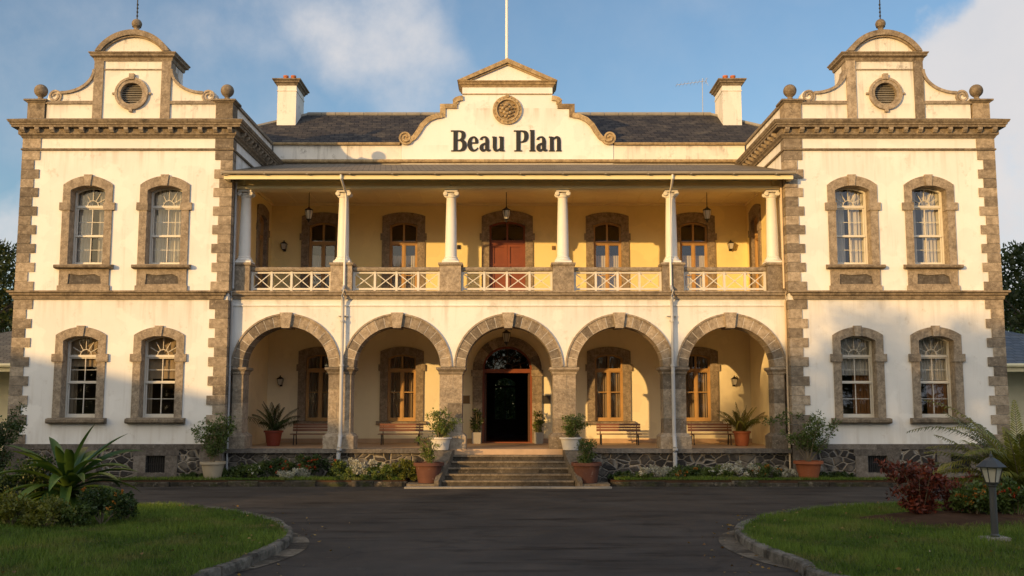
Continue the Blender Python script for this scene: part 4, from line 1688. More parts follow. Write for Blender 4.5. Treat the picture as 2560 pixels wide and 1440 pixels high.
d.build('fanlight_tracery', M_DARKWOOD, ed)
for e in (-1, 1):
    d = MB()
    d.box(DX + min(e * .70, e * .755), DX + max(e * .70, e * .755), 5.22, 5.95, FLOOR + .01, 3.24)
    d.build('door_leaf', M_DARKWOOD, ed)
d = MB()
d.box(DX - .84, DX + .84, 4.95, 5.2, FLOOR - .02, FLOOR + .03)
d.build('threshold', M_REDWOOD, ed)

# ---- entrance steps -----------------------------------------------------------------
p = MB()
for i in range(1, 7):
    z1 = FLOOR - .155 * i
    y0 = .16 - .28 * i
    hw = 1.50 + .055 * i
    x = -hw
    while x < hw - .01:
        x1 = min(hw, x + rnd.uniform(.9, 1.5))
        if hw - x1 < .4:
            x1 = hw
        p.box(x, x1 - .004, y0, .22 - .28 * (i - 1) + .06, z1 - .155 if i < 6 else -.1, z1, .4 * tn())
        p.box(x, x1 - .004, y0 - .03, y0 + .03, z1 - .045, z1 + .003, .75 + .4 * tn())
        x = x1
st_ = p.build('entrance_steps', M_STEP, HOUSE)
p = MB()
x = -2.75
while x < 2.7:
    x1 = min(2.75, x + rnd.uniform(1.0, 1.5))
    p.box(x, x1 - .006, -1.74, -1.45, -.1, .035, tn())
    x = x1
p.build('bottom_slab', M_CONC, st_)
for e in (-1, 1):
    p = MB(); p.M = side(e)
    # sloping flank wall that opens outward as it descends
    def sec(y, zt, xi, th):
        return [(xi, y, -.1), (xi + th, y, -.1), (xi + th, y, zt), (xi, y, zt)]
    secs = [sec(.2, .93, 1.53, .70), sec(-.30, .925, 1.565, .66), sec(-.62, .70, 1.63, .55), sec(-1.25, .33, 1.80, .14), sec(-1.50, .18, 1.86, .12)]
    vs = [q for t in secs for q in t]
    fs = []
    for i in range(len(secs) - 1):
        for k in range(4):
            fs.append((4 * i + k, 4 * i + (k + 1) % 4, 4 * i + 4 + (k + 1) % 4, 4 * i + 4 + k))
    fs += [(0, 3, 2, 1), (16, 17, 18, 19)]
    p.add(vs, fs, .5)
    p.box(1.98, 2.72, -1.44, -.66, -.1, .10, .7)
    p.build('step_flank', M_STEP, st_)


# ------------------------------------------------------------------ ground, drive, lawns, beds
def flat(name, pts, z, mat, kind='structure'):
    me = bpy.data.meshes.new(name)
    tris = tessellate_polygon([[Vector((x, y, 0)) for x, y in pts]])
    me.from_pydata([(x, y, z) for x, y in pts], [], [tuple(t) for t in tris])
    bm = bmesh.new(); bm.from_mesh(me)
    for f_ in bm.faces:
        if f_.normal.z < 0:
            f_.normal_flip()
    bm.to_mesh(me); bm.free()
    me.materials.append(mat)
    return tag(link(name, me), kind=kind)


def raised(name, pts, z0, z1, mat):
    me = bpy.data.meshes.new(name)
    n = len(pts)
    tris = tessellate_polygon([[Vector((x, y, 0)) for x, y in pts]])
    fs = [tuple(t) for t in tris] + [(i, (i + 1) % n, n + (i + 1) % n, n + i) for i in range(n)]
    me.from_pydata([(x, y, z1) for x, y in pts] + [(x, y, z0) for x, y in pts], [], fs)
    bm = bmesh.new(); bm.from_mesh(me)
    bmesh.ops.recalc_face_normals(bm, faces=bm.faces)
    bm.to_mesh(me); bm.free()
    me.materials.append(mat)
    return tag(link(name, me), kind='structure')


flat('ground', [(-400, -400), (400, -400), (400, 500), (-400, 500)], -.03, M_TURF)
flat('drive', [(-34, -60), (34, -60), (34, .1), (-34, .1)], 0.0, M_ASPHALT)


def smooth_poly(pts, n=6):
    P = [(*p, 0) for p in pts]
    return [(q[0], q[1]) for q in spline(P, n)]


KL = [ground(px, py, .1) for px, py in ((330, 1262), (450, 1266), (540, 1274), (620, 1286), (685, 1303), (717, 1325), (712, 1346), (672, 1372), (600, 1402), (520, 1430), (430, 1462))]
KL = [(p.x, p.y) for p in KL]
KL = [(-17, KL[0][1] + 1.0), (-12, KL[0][1] + .4)] + KL + [(-5.4, -19), (-9, -23), (-16, -25)]
KR = [ground(px, py, .1) for px, py in ((2330, 1258), (2190, 1262), (2060, 1270), (1950, 1285), (1880, 1302), (1848, 1322), (1868, 1348), (1930, 1380), (2010, 1410), (2080, 1442))]
KR = [(p.x, p.y) for p in KR]
KR = [(17, KR[0][1] + 1.0), (12, KR[0][1] + .4)] + KR + [(5.4, -18), (8.5, -22), (15, -24)]


def kerb_line(poly, name, w_=.17, h=.14, rough=.012, mat=None):
    """row of kerb stones along a line; poly runs with the lawn on one side"""
    k = MB()
    k2 = smooth_poly(poly, 8)
    # resample
    acc, pts = 0, [k2[0]]
    step = .12
    for a, b in zip(k2, k2[1:]):
        L = math.hypot(b[0] - a[0], b[1] - a[1])
        while acc + L >= step:
            t = (step - acc) / L
            a = (a[0] + (b[0] - a[0]) * t, a[1] + (b[1] - a[1]) * t)
            pts.append(a)
            L = math.hypot(b[0] - a[0], b[1] - a[1])
            acc = 0
        acc += L
    i = 0
    while i < len(pts) - 2:
        n = rnd.randint(5, 9)
        seg = pts[i:i + n + 1]
        if len(seg) < 2:
            break
        dz = rnd.uniform(-rough, rough)
        o = rnd.uniform(-rough, rough)
        vs, fs = [], []
        m_ = len(seg)
        for j, p in enumerate(seg):
            q0 = pts[max(i + j - 1, 0)]
            q1 = pts[min(i + j + 1, len(pts) - 1)]
            tx, ty = q1[0] - q0[0], q1[1] - q0[1]
            L = math.hypot(tx, ty) or 1
            nx, ny = -ty / L, tx / L
            jit = rnd.uniform(-.006, .006)
            px_, py_ = p
            if j == m_ - 1:
                px_ -= tx / L * .012
                py_ -= ty / L * .012
            for off, z in ((-w_ / 2 + o, -.05), (-w_ / 2 + o + .01, h - .025 + dz), (-w_ / 2 + o + .035, h + dz + jit), (w_ / 2 + o - .02, h + dz + jit), (w_ / 2 + o, h - .03 + dz), (w_ / 2 + o, -.05)):
                vs.append((px_ + nx * off, py_ + ny * off, z))
        for j in range(m_ - 1):
            for q in range(5):
                fs.append((6 * j + q, 6 * j + q + 1, 6 * j + 7 + q, 6 * j + 6 + q))
        fs += [tuple(range(6)), tuple(reversed(range(6 * (m_ - 1), 6 * m_)))]
        k.add(vs, fs, tn())
        i += n
    return tag(k.build(name, mat or M_KERB), kind='structure'), pts


tagk, KLP = kerb_line(KL, 'kerb')
tagk, KRP = kerb_line(KR, 'kerb')
lawn_l = [p for p in KLP] + [(-20, -25), (-20, KLP[0][1])]
lawn_r = [p for p in KRP] + [(20, -24), (20, KRP[0][1])]
raised('lawn', lawn_l, -.02, .115, M_TURF)
raised('lawn', lawn_r, -.02, .115, M_TURF)


def gutter_band(pts, i0, i1, sgn, name):
    """band of stone setts at the foot of the kerb"""
    k = MB()
    for i in range(i0, i1, 3):
        seg = pts[i:i + 4]
        vs = []
        for j, p in enumerate(seg):
            q0, q1 = pts[i + j - 1], pts[i + j + 1]
            tx, ty = q1[0] - q0[0], q1[1] - q0[1]
            L = math.hypot(tx, ty)
            nx, ny = -ty / L * sgn, tx / L * sgn
            u = (i + j - i0) / (i1 - i0)
            wd = .10 + .30 * math.sin(math.pi * min(1, max(0, u))) ** .7
            sh = .012 if j == 3 else 0
            vs.append((p[0] + nx * .07 - tx / L * sh, p[1] + ny * .07, .010))
            vs.append((p[0] + nx * wd - tx / L * sh, p[1] + ny * wd, .008))
        k.add(vs, [(0, 1, 3, 2), (2, 3, 5, 4), (4, 5, 7, 6)], tn())
    return tag(k.build(name, M_STEP), kind='structure')


def near(pts, x, y):
    return min(range(len(pts)), key=lambda i: (pts[i][0] - x) ** 2 + (pts[i][1] - y) ** 2)


tl = ground(722, 1328, .1)
tr_ = ground(1845, 1322, .1)
il, ir = near(KLP, tl.x, tl.y), near(KRP, tr_.x, tr_.y)
gutter_band(KLP, il - 6, il + 30, 1, 'stone_gutter')
gutter_band(KRP, ir - 6, ir + 30, -1, 'stone_gutter')

# long flower beds at the foot of the house
BEDZ = .16
for e in (-1, 1):
    pts = [(e * 2.80, .22), (e * 2.80, -.80), (e * 3.2, -1.0), (e * 6, -1.02), (e * 10, -1.05), (e * 15, -1.4), (e * 21, -2.4), (e * 21, .3)]
    o = raised('flower_bed', pts, -.02, BEDZ, M_SOIL)
    kl = [(e * 2.82, -.75), (e * 3.0, -.98), (e * 3.6, -1.02), (e * 6, -1.03), (e * 10, -1.06), (e * 15, -1.42), (e * 21, -2.42)]
    kerb_line(kl, 'kerb', .16, .13, .035, M_MOSSKERB)
    vp = [(e * 2.9, -.55), (e * 2.9, -.88), (e * 6, -.95), (e * 10, -.98), (e * 15, -1.33), (e * 21, -2.3), (e * 21, -1.3), (e * 15, -.75), (e * 10, -.52), (e * 6, -.50)]
    flat('verge', vp, BEDZ + .012, M_TURF)


# ------------------------------------------------------------------ vegetation tools
rng = np.random.default_rng(11)


def unit(v):
    return v / (np.linalg.norm(v, axis=-1, keepdims=True) + 1e-9)


def rand_dirs(n, zbias=0.0):
    v = rng.normal(size=(n, 3))
    v[:, 2] += zbias
    return unit(v)


def leaf_arrays(C, D, L, Wd, fold=.25):
    """diamond leaves: base, side, tip, side"""
    n = len(C)
    Sd = unit(np.cross(D, rand_dirs(n)))
    N = np.cross(Sd, D)
    L = np.asarray(L).reshape(-1, 1) * np.ones((n, 1))
    Wd = np.asarray(Wd).reshape(-1, 1) * np.ones((n, 1))
    mid = C + D * L * .45 + N * Wd * fold
    V = np.empty((n, 4, 3))
    V[:, 0] = C
    V[:, 1] = mid + Sd * Wd * .5
    V[:, 2] = C + D * L - N * Wd * fold * .5
    V[:, 3] = mid - Sd * Wd * .5
    Q = np.arange(4 * n).reshape(n, 4)
    return V.reshape(-1, 3), Q


def leaf_mesh(name, C, D, L, Wd, mat, tone=None, fold=.25):
    V, Q = leaf_arrays(C, D, L, Wd, fold)
    t = rng.random(len(C)) if tone is None else tone
    return big_mesh(name, V, Q, t, mat)


def clump_leaves(centres, radii, per, L, Wd, flat_=.8, zb=.3):
    Cs, Ds, Ts = [], [], []
    for c, r in zip(centres, radii):
        d = rand_dirs(per)
        rr = r * rng.random((per, 1)) ** .45
        p = c + d * rr * np.array([1, 1, flat_])
        Cs.append(p)
        Ds.append(unit(d * .6 + rand_dirs(per, zb)))
        Ts.append(np.clip(rng.random() * .5 + rng.random(per) * .5, 0, 1))
    return np.concatenate(Cs), np.concatenate(Ds), np.concatenate(Ts)


def curve_pts(p0, d0, length, droop, n=7):
    p = np.array(p0, float)
    d = np.array(d0, float)
    d /= np.linalg.norm(d)
    out = [p.copy()]
    for i in range(n - 1):
        p = p + d * length / (n - 1)
        d = d + np.array([0, 0, -droop / (n - 1)])
        d /= np.linalg.norm(d)
        out.append(p.copy())
    return out


def airy_plant(parent, z0, h, spread, stems, leaves_n, L, Wd, mat, lean=(0, 0), name='foliage', lo=.4, twigs=4, stem_r=.012, tuft=.12):
    """woody stems fanning out of one point with leafy sprays round their upper part"""
    t = MB()
    cs, rs = [], []
    for k in range(stems):
        a = 2 * math.pi * (k + rnd.random() * .8) / stems
        el = rnd.uniform(.15, 1.0)
        d = (math.cos(a) * spread * el * .95 + lean[0], math.sin(a) * spread * el * .8 + lean[1], h)
        ln = h * rnd.uniform(.72, 1.02) * math.sqrt(1 + (spread * el / h) ** 2)
        pts = curve_pts((rnd.uniform(-.04, .04), rnd.uniform(-.04, .04), z0), d, ln, rnd.uniform(.0, .35), 7)
        t.tube(pts, [stem_r * (1 - .75 * i / 6) for i in range(7)], 5, tn())
        for j in range(twigs):
            i = rnd.randint(max(1, int(lo * 6)), 6)
            p = pts[i]
            dd = np.array([rnd.gauss(0, 1), rnd.gauss(0, 1), rnd.uniform(-.1, .9)])
            q = curve_pts(p, dd, h * rnd.uniform(.10, .26), .3, 4)
            t.tube(q, [stem_r * .4, stem_r * .3, stem_r * .25, stem_r * .15], 4, tn())
            for w_ in q[1:]:
                cs.append(w_); rs.append(tuft * rnd.uniform(.6, 1.2))
    t.build('stem', M_TWIG, parent, fix=False)
    per = max(3, leaves_n // len(cs))
    C, D, T = clump_leaves(np.array(cs), rs, per, L, Wd, .8, .2)
    n = len(C)
    me = leaf_mesh(name, C, D, L * rng.uniform(.6, 1.2, n), Wd * rng.uniform(.7, 1.2, n), mat, T)
    return link(name, me, parent)


def frond(V, Q, T, p0, d0, length, droop, leaf, n=22, tone=.5, wid=.03, vshape=.5, hang=.45):
    pts = curve_pts(p0, d0, length, droop, n)
    for i in range(2, n):
        u = i / (n - 1)
        p = pts[i]
        tdir = pts[i] - pts[i - 1]
        tdir /= np.linalg.norm(tdir)
        sd_ = np.cross(tdir, [0, 0, 1.0])
        sd_ /= np.linalg.norm(sd_) + 1e-6
        up = np.cross(sd_, tdir)
        ll = leaf * math.sin(math.pi * min(1, .18 + .8 * u)) ** .6 * rnd.uniform(.85, 1.1)
        for e in (-1, 1):
            d = e * sd_ * .75 + tdir * (.55 + .5 * u) + up * vshape * rnd.uniform(.1, .7)
            d /= np.linalg.norm(d)
            dn = np.array([0, 0, -1.0])
            mid = p + d * ll * .48 + dn * ll * hang * .2
            tip = p + d * ll * .84 + dn * ll * hang
            wv = np.cross(d, up)
            wv /= np.linalg.norm(wv) + 1e-6
            w_ = wid * .5
            b = len(V)
            V += [p - wv * w_ * .4, p + wv * w_ * .4, mid + wv * w_, mid - wv * w_, tip]
            Q += [(b, b + 1, b + 2, b + 3), (b + 3, b + 2, b + 4, b + 4)]
            tt = np.clip(tone + rnd.uniform(-.25, .25), 0, 1)
            T += [tt, tt]
    return pts


def palm_plant(parent, z0, h, spread, n, leaf, mat, wid=.022, stem_mat=None, reach=None, seg=22, elr=(.45, 1.3), hang=.45):
    V, Q, T = [], [], []
    st_ = MB()
    for k in range(n):
        a = 2 * math.pi * (k + rnd.random() * .7) / n
        if reach and k < len(reach):
            a, el, ln, dr = reach[k]
        else:
            el = rnd.uniform(*elr)
            ln = h * rnd.uniform(.8, 1.15)
            dr = rnd.uniform(.8, 1.5)
        d = (math.cos(a) * math.cos(el), math.sin(a) * math.cos(el), math.sin(el))
        pts = frond(V, Q, T, (math.cos(a) * .04, math.sin(a) * .04, z0), d, ln, dr, leaf, seg, rnd.random(), wid, .5 if hang < .6 else .15, hang)
        st_.tube(pts, [.012 * (1 - .8 * i / (len(pts) - 1)) + .002 for i in range(len(pts))], 4, .5)
    Vn = np.array(V)
    tri = [(q[0], q[1], q[2]) for q in Q if q[2] == q[3]]
    quads = np.array([q if q[2] != q[3] else q for q in Q])
    # triangles become thin quads so that one array holds every leaflet
    extra = []
    for i, q in enumerate(Q):
        if q[2] == q[3]:
            extra.append(Vn[q[2]] + np.array([.002, .002, -.004]))
            quads[i][3] = len(Vn) + len(extra) - 1
    if extra:
        Vn = np.concatenate([Vn, np.array(extra)])
    link('fronds', big_mesh('fronds', Vn, quads, np.array(T), mat), parent)
    st_.build('stem', stem_mat or M_TWIG, parent, fix=False)


def pot_mesh(r0, r1, h, rim=.03, lip=.05):
    p = MB()
    p.lathe([(r0 * .9, 0), (r0, .01), (r0 + (r1 - r0) * .8, h - lip - .005), (r1, h - lip), (r1 + rim, h - lip + .005), (r1 + rim, h), (r1 - .02, h), (r1 - .03, h - .06)], 0, 0, 0, 28)
    return p


def potted(name, loc, pot, mat, label, group=None, cat='potted plant'):
    t = empty(name, loc)
    tag(t, label, cat, group)
    pot.build('pot', mat, t, smooth=True)
    return t


# ------------------------------------------------------------------ potted plants
def soil(t, r, z):
    s = MB()
    s.lathe([(r, 0), (r * .6, .02), (.01, .03)], 0, 0, z, 16)
    s.build('soil', M_SOIL, t)


g = at(531, 1197, -.55)
t = potted('potted_shrub', (g.x, -.55, BEDZ), pot_mesh(.22, .33, .48, .02, .07), M_BEIGEPOT, 'airy leafy shrub in beige stone pot before the shaded left wing corner')
soil(t, .30, .41)
airy_plant(t, .42, 1.18, 1.0, 11, 2200, .085, .042, L_MID, (.1, 0), lo=.4, twigs=5, tuft=.15)
g = at(2022, 1197, -.55)
t = potted('potted_shrub', (g.x, -.55, BEDZ), pot_mesh(.25, .37, .50, .035, .08), M_TERRA, 'airy leafy shrub in wide orange terracotta bowl before the right wing corner')
soil(t, .34, .43)
airy_plant(t, .44, 1.22, 1.05, 12, 2300, .085, .042, L_MID, (.08, 0), lo=.35, twigs=5, tuft=.15)
t = potted('potted_bush', (-2.16, -1.08, .10), pot_mesh(.28, .38, .55, .035, .09), M_TERRA2, 'sparse yellowish bush in faded terracotta tub at the left foot of the steps', 'tubs at the foot of the steps')
soil(t, .36, .48)
airy_plant(t, .48, .72, .36, 9, 900, .07, .03, L_LIGHT, lo=.15, tuft=.09)
t = potted('potted_bush', (2.12, -1.08, .10), pot_mesh(.28, .38, .55, .035, .09), M_TERRA2, 'dense green bush in reddish terracotta tub at the right foot of the steps', 'tubs at the foot of the steps')
soil(t, .36, .48)
airy_plant(t, .48, .66, .38, 10, 1500, .07, .03, L_MID, lo=.1, tuft=.10)
t = potted('potted_bush', (-1.92, -.02, .93), pot_mesh(.22, .30, .36, .02, .05), M_WPOT, 'bright leafy bush in white bowl left of the top step', 'white bowls beside the top step')
soil(t, .27, .31)
airy_plant(t, .32, .72, .62, 11, 1700, .08, .036, L_LIGHT, lo=.15, tuft=.12)
t = potted('potted_bush', (1.76, -.02, .93), pot_mesh(.22, .30, .36, .02, .05), M_WPOT, 'dark green bush with one long spray in white bowl right of the top step', 'white bowls beside the top step')
soil(t, .27, .31)
airy_plant(t, .32, .62, .42, 10, 1500, .075, .034, L_MID, (.1, 0), lo=.1, tuft=.11)
g = at(683, 1112, 2.6)
t = potted('potted_palm', (g.x, 2.6, .945), pot_mesh(.19, .28, .47, .02, .06), M_REDPOT, 'small dark palm in deep red pot in the shade of the first arch', 'potted palms in the veranda')
soil(t, .25, .41)
palm_plant(t, .43, .92, .6, 20, .24, L_DARK, .03, elr=(.8, 1.5), hang=.85)
g = at(1855, 1111, 2.6)
t = potted('potted_palm', (g.x, 2.6, .945), pot_mesh(.19, .26, .45, .02, .06), M_TERRA, 'sunlit small palm in orange terracotta pot under the last arch', 'potted palms in the veranda')
soil(t, .23, .39)
palm_plant(t, .41, .90, .6, 20, .24, L_PALM, .03, elr=(.8, 1.5), hang=.85)
for px, lab, mt in ((1191, 'small plant in square grey planter left of the dark entrance door', L_DARK), (1347, 'small sunlit plant in square grey planter right of the dark entrance door', L_LIGHT)):
    g = at(px, 1108, 4.55)
    t = empty('door_planter', (g.x, 4.55, .945))
    tag(t, lab, 'planter', 'planters beside the entrance')
    p = MB()
    p.frustum(0, 0, 0, .36, .14, .14, .155, .155)
    p.build('pot', M_GREYPOT, t)
    airy_plant(t, .34, .62, .26, 7, 420, .10, .04, mt, lo=.2, tuft=.09)


# ------------------------------------------------------------------ benches, lanterns, plaques, pole, antenna
def bench_proto():
    t = empty('slatted_bench')
    p = MB()
    for k in range(4):
        p.box(-.70, .70, -.20 + .105 * k, -.12 + .105 * k, .325, .350, tn())
    p.build('seat', M_BENCH, t)
    p = MB()
    for k in range(3):
        z = .42 + .085 * k
        y = .215 + .018 * k
        p.add([(-.70, y, z), (.70, y, z), (.70, y + .02, z), (-.70, y + .02, z), (-.70, y + .015, z + .07), (.70, y + .015, z + .07), (.70, y + .035, z + .07), (-.70, y + .035, z + .07)],
              [(0, 3, 2, 1), (4, 5, 6, 7), (0, 1, 5, 4), (1, 2, 6, 5), (2, 3, 7, 6), (3, 0, 4, 7)], tn())
    p.build('backrest', M_BENCH, t)
    for sx in (-.58, .58):
        for (a, b) in (((sx, -.17, .32), (sx, -.22, 0)), ((sx, .16, .32), (sx, .25, 0))):
            q = MB()
            q.tube([a, b], .019, 6)
            q.build('leg', M_IRON, t)
        q = MB()
        q.tube([(sx, -.2, .315), (sx, .2, .315), (sx, .25, .42), (sx, .285, .67)], .014, 6)
        q.build('side_frame', M_IRON, t)
    return t


BL = (('shaded slatted wooden bench beside the dark red palm pot', 727), ('shaded slatted wooden bench left of the entrance behind white bowl', 945),
      ('part sunlit slatted wooden bench under the window right of the entrance', 1492), ('sunlit orange slatted wooden bench beside the terracotta palm pot', 1722))
bp = None
for lab, px in BL:
    g = at(px, 1100, 3.4)
    bp = bench_proto() if bp is None else copy_tree(bp)
    bp.location = (g.x + .71, 3.4, .945)
    tag(bp, lab, 'bench', 'benches in the lower veranda')


def hang_lantern(loc, drop):
    t = empty('hanging_lantern', loc)
    p = MB()
    p.tube([(0, 0, 0), (0, 0, -drop)], .012, 6)
    p.lathe([(.05, 0), (.05, -.03), (.015, -.05)], 0, 0, 0, 10)
    p.build('rod', M_IRON, t)
    p = MB()
    p.lathe([(.015, 0), (.03, -.03), (.05, -.05), (.13, -.10), (.135, -.12), (.10, -.125)], 0, 0, -drop, 14)
    p.lathe([(.10, -.40), (.06, -.43), (.03, -.46), (.02, -.50), (.005, -.51)][::-1], 0, 0, -drop, 10)
    for k in range(6):
        a = math.pi * k / 3
        c_, s_ = math.cos(a), math.sin(a)
        p.tube([(.122 * c_, .122 * s_, -drop - .12), (.126 * c_, .126 * s_, -drop - .2), (.08 * c_, .08 * s_, -drop - .4)], .007, 4)
    p.build('cage', M_IRON, t)
    p = MB()
    p.lathe([(.03, -.42), (.07, -.40), (.112, -.22), (.113, -.13), (.04, -.126)], 0, 0, -drop, 16)
    p.build('glass_shade', M_LAMPGLASS, t, smooth=True)
    return t


for px, py, y, lab, zt in ((773, 500, 2.3, 'hanging iron lantern in the shaded left bay of the balcony', 8.985), (1266, 500, 2.3, 'hanging iron lantern before the red balcony door', 8.985),
                           (1767, 500, 2.3, 'hanging iron lantern in the sunlit right bay of the balcony', 8.985), (1266, 840, 2.6, 'hanging iron lantern under the middle arch above the entrance', 4.86)):
    g = at(px, py, y)
    t = hang_lantern((g.x, y, zt), .62 if zt > 6 else .32)
    tag(t, lab, 'lantern', 'hanging lanterns of the verandas')


def wall_lantern(loc):
    t = empty('wall_lantern', loc)
    p = MB()
    p.box(-.045, .045, -.02, .0, -.12, .08)
    p.tube([(0, -.01, -.08), (0, -.10, -.12), (0, -.13, -.08)], .012, 6)
    p.build('bracket', M_IRON, t)
    p = MB()
    p.frustum(0, -.13, -.085, -.065, .05, .05, .06, .06)
    p.frustum(0, -.13, .12, .20, .11, .11, .02, .02)
    p.ball((0, -.13, .22), .022, 6)
    for sx in (-1, 1):
        for sy in (-1, 1):
            p.tube([(sx * .056, -.13 + sy * .056, -.07), (sx * .09, -.13 + sy * .09, .125)], .008, 4)
    p.build('cage', M_IRON, t)
    p = MB()
    p.frustum(0, -.13, -.064, .119, .052, .052, .084, .084)
    p.build('glass', M_LAMPGLASS, t)
    return t


for px, py, lab in ((712, 620, 'small iron wall lantern in the shaded left corner of the balcony'), (1825, 619, 'small iron wall lantern on the sunlit yellow balcony wall'),
                    (703, 957, 'small iron wall lantern above the dark red palm pot'), (1834, 957, 'small iron wall lantern above the sunlit terracotta palm pot')):
    g = at(px, py, 5.0)
    tag(wall_lantern((g.x, 4.995, g.z)), lab, 'lantern', 'wall lanterns of the verandas')

for px, lab, mt in ((1165, 'small brass plaque on the wall left of the entrance', M_BRASS), (1367, 'small dark bronze plaque on the wall right of the entrance', M_DKPLATE)):
    g = at(px, 999, 5.0)
    p = MB()
    p.box(-.125, .125, -.022, 0, -.12, .12)
    p.box(-.14, .14, -.012, 0.0, -.135, -.121)
    p.box(-.14, .14, -.012, 0.0, .121, .135)
    for zz in (.06, .02, -.02, -.06):
        p.box(-.09, .09, -.025, -.0221, zz - .006, zz + .006)
    tag(p.build('wall_plaque', mt, None, loc=(g.x, 4.995, g.z)), lab, 'plaque', 'plaques beside the entrance')
for px, py in ((1147, 618), (1384, 620)):
    g = at(px, py, 5.0)
    p = MB()
    p.box(-.06, .06, -.025, 0, -.07, .07)
    p.box(-.03, .03, -.045, -.0251, -.03, .03)
    tag(p.build('switch_box', M_BRASS if px > 1200 else M_IRON, None, loc=(g.x, 4.995, g.z)), 'tiny wall box %s of the red balcony door' % ('left' if px < 1200 else 'right'), 'wall box', 'wall boxes beside the balcony door')

g = at(1267, 150, 6.3)
t = empty('flagpole', (g.x, 6.3, 11.3))
tag(t, 'thin white flagpole rising behind the central gable', 'flagpole')
p = MB()
p.tube([(0, 0, 0), (0, 0, 2.9), (0, 0, 8)], [.065, .056, .045], 12)
p.build('pole', M_WHITEPOLE, t, smooth=True)
p = MB()
p.lathe([(.09, 0), (.09, .05), (.065, .06), (.065, .11)], 0, 0, 2.55, 12)
p.build('collar', M_WHITEPOLE, t)

g = at(1757, 280, 9.5)
t = empty('television_antenna', (g.x, 9.5, 13.35))
tag(t, 'spindly television antenna on a thin mast left of the right chimney', 'antenna')
p = MB()
p.tube([(0, 0, 0), (.01, 0, 1.52)], .012, 6)
p.build('mast', M_PIPE, t)
p = MB()
p.tube([(-1.02, 0, 1.25), (.17, 0, 1.42)], .010, 5)
for k in range(9):
    u = k / 8
    x, z = -1.0 + 1.15 * u, 1.253 + .165 * u
    p.tube([(x, -.25 - .1 * u, z), (x, .25 + .1 * u, z)], .006, 4)
p.tube([(.15, 0, 1.30), (.16, 0, 1.55)], .008, 4)
p.tube([(.15, 0, 1.41), (.22, -.1, 1.20)], .006, 4)
p.build('boom', M_PIPE, t)

# ------------------------------------------------------------------ garden lamp
g = ground(2488, 1349, .12)
t = empty('garden_lamp', (g.x, g.y, .115))
t.scale = (.93, .93, .95)
tag(t, 'dark grey garden post lamp with hooded frosted head on the right lawn', 'lamp')
p = MB()
p.frustum(0, 0, -.02, .05, .21, .17, .20, .16)
p.build('base_slab', M_CONC, t)
p = MB()
p.lathe([(.075, 0), (.075, .03), (.058, .05), (.058, .80), (.075, .82), (.075, .86), (.05, .87)], 0, 0, .05, 20)
p.build('post', M_LAMPMETAL, t, smooth=True)
p = MB()
p.lathe([(.10, 0), (.115, .01), (.12, .03)], 0, 0, .905, 8)
p.lathe([(.245, 0), (.25, .012), (.12, .115), (.055, .15), (.03, .16), (.03, .19), (.012, .22), (.012, .25), (.002, .26)], 0, 0, 1.175, 8)
for k in range(8):
    a = math.pi * k / 4
    p.tube([(.112 * math.cos(a), .112 * math.sin(a), .93), (.187 * math.cos(a), .187 * math.sin(a), 1.18)], .008, 4)
p.build('hood', M_LAMPMETAL, t)
p = MB()
p.lathe([(.105, .0), (.178, .245)], 0, 0, .934, 8)
p.build('lamp_glass', M_LAMPGLASS, t)


# ------------------------------------------------------------------ garden plants in front
def strap_plant(loc, n, L, label):
    t = empty('strap_leaved_plant', loc)
    tag(t, label, 'plant')
    V, Q, T = [], [], []
    for k in range(n):
        a = 2.399 * k + rnd.uniform(-.2, .2)
        u = (k + .5) / n
        el = 1.22 - 1.22 * u ** .75 + rnd.uniform(-.12, .12)
        ln = L * (.72 + .38 * math.sin(math.pi * min(1, u + .15))) * rnd.uniform(.8, 1.1)
        d = (math.cos(a) * math.cos(el), math.sin(a) * math.cos(el), math.sin(el))
        pts = curve_pts((.08 * math.cos(a) * u, .08 * math.sin(a) * u, .15 + .25 * (1 - u)), d, ln, .75 + .9 * u + rnd.uniform(-.2, .4), 10)
        b = len(V)
        tt = rnd.random()
        sd_ = np.cross(d, [0, 0, 1.0]); sd_ /= np.linalg.norm(sd_) + 1e-6
        sd_ = unit(sd_ + np.array([rnd.gauss(0, .15), rnd.gauss(0, .15), rnd.gauss(0, .15)]))
        for i, p in enumerate(pts):
            w_ = .095 * (.55 + 1.1 * (i / 9) ** .6) * (1 - (i / 9) ** 3.2) + .002
            up = np.cross(sd_, pts[min(i + 1, 9)] - pts[max(i - 1, 0)])
            up /= np.linalg.norm(up) + 1e-6
            V += [p - sd_ * w_ + up * w_ * .45, p, p + sd_ * w_ + up * w_ * .45]
        for i in range(9):
            Q += [(b + 3 * i, b + 3 * i + 1, b + 3 * i + 4, b + 3 * i + 3), (b + 3 * i + 1, b + 3 * i + 2, b + 3 * i + 5, b + 3 * i + 4)]
            T += [tt, tt]
    o = link('leaves', big_mesh('leaves', np.array(V), np.array(Q), np.array(T), L_STRAP), t)
    p = MB()
    p.lathe([(.16, 0), (.13, .2), (.08, .38), (.02, .42)], 0, 0, 0, 12)
    p.build('stem', M_BARK, t)
    return t


g = ground(165, 1262, .12)
strap_plant((g.x, g.y, .11), 60, 1.55, 'large dark green plant of long arching strap leaves on the left lawn')


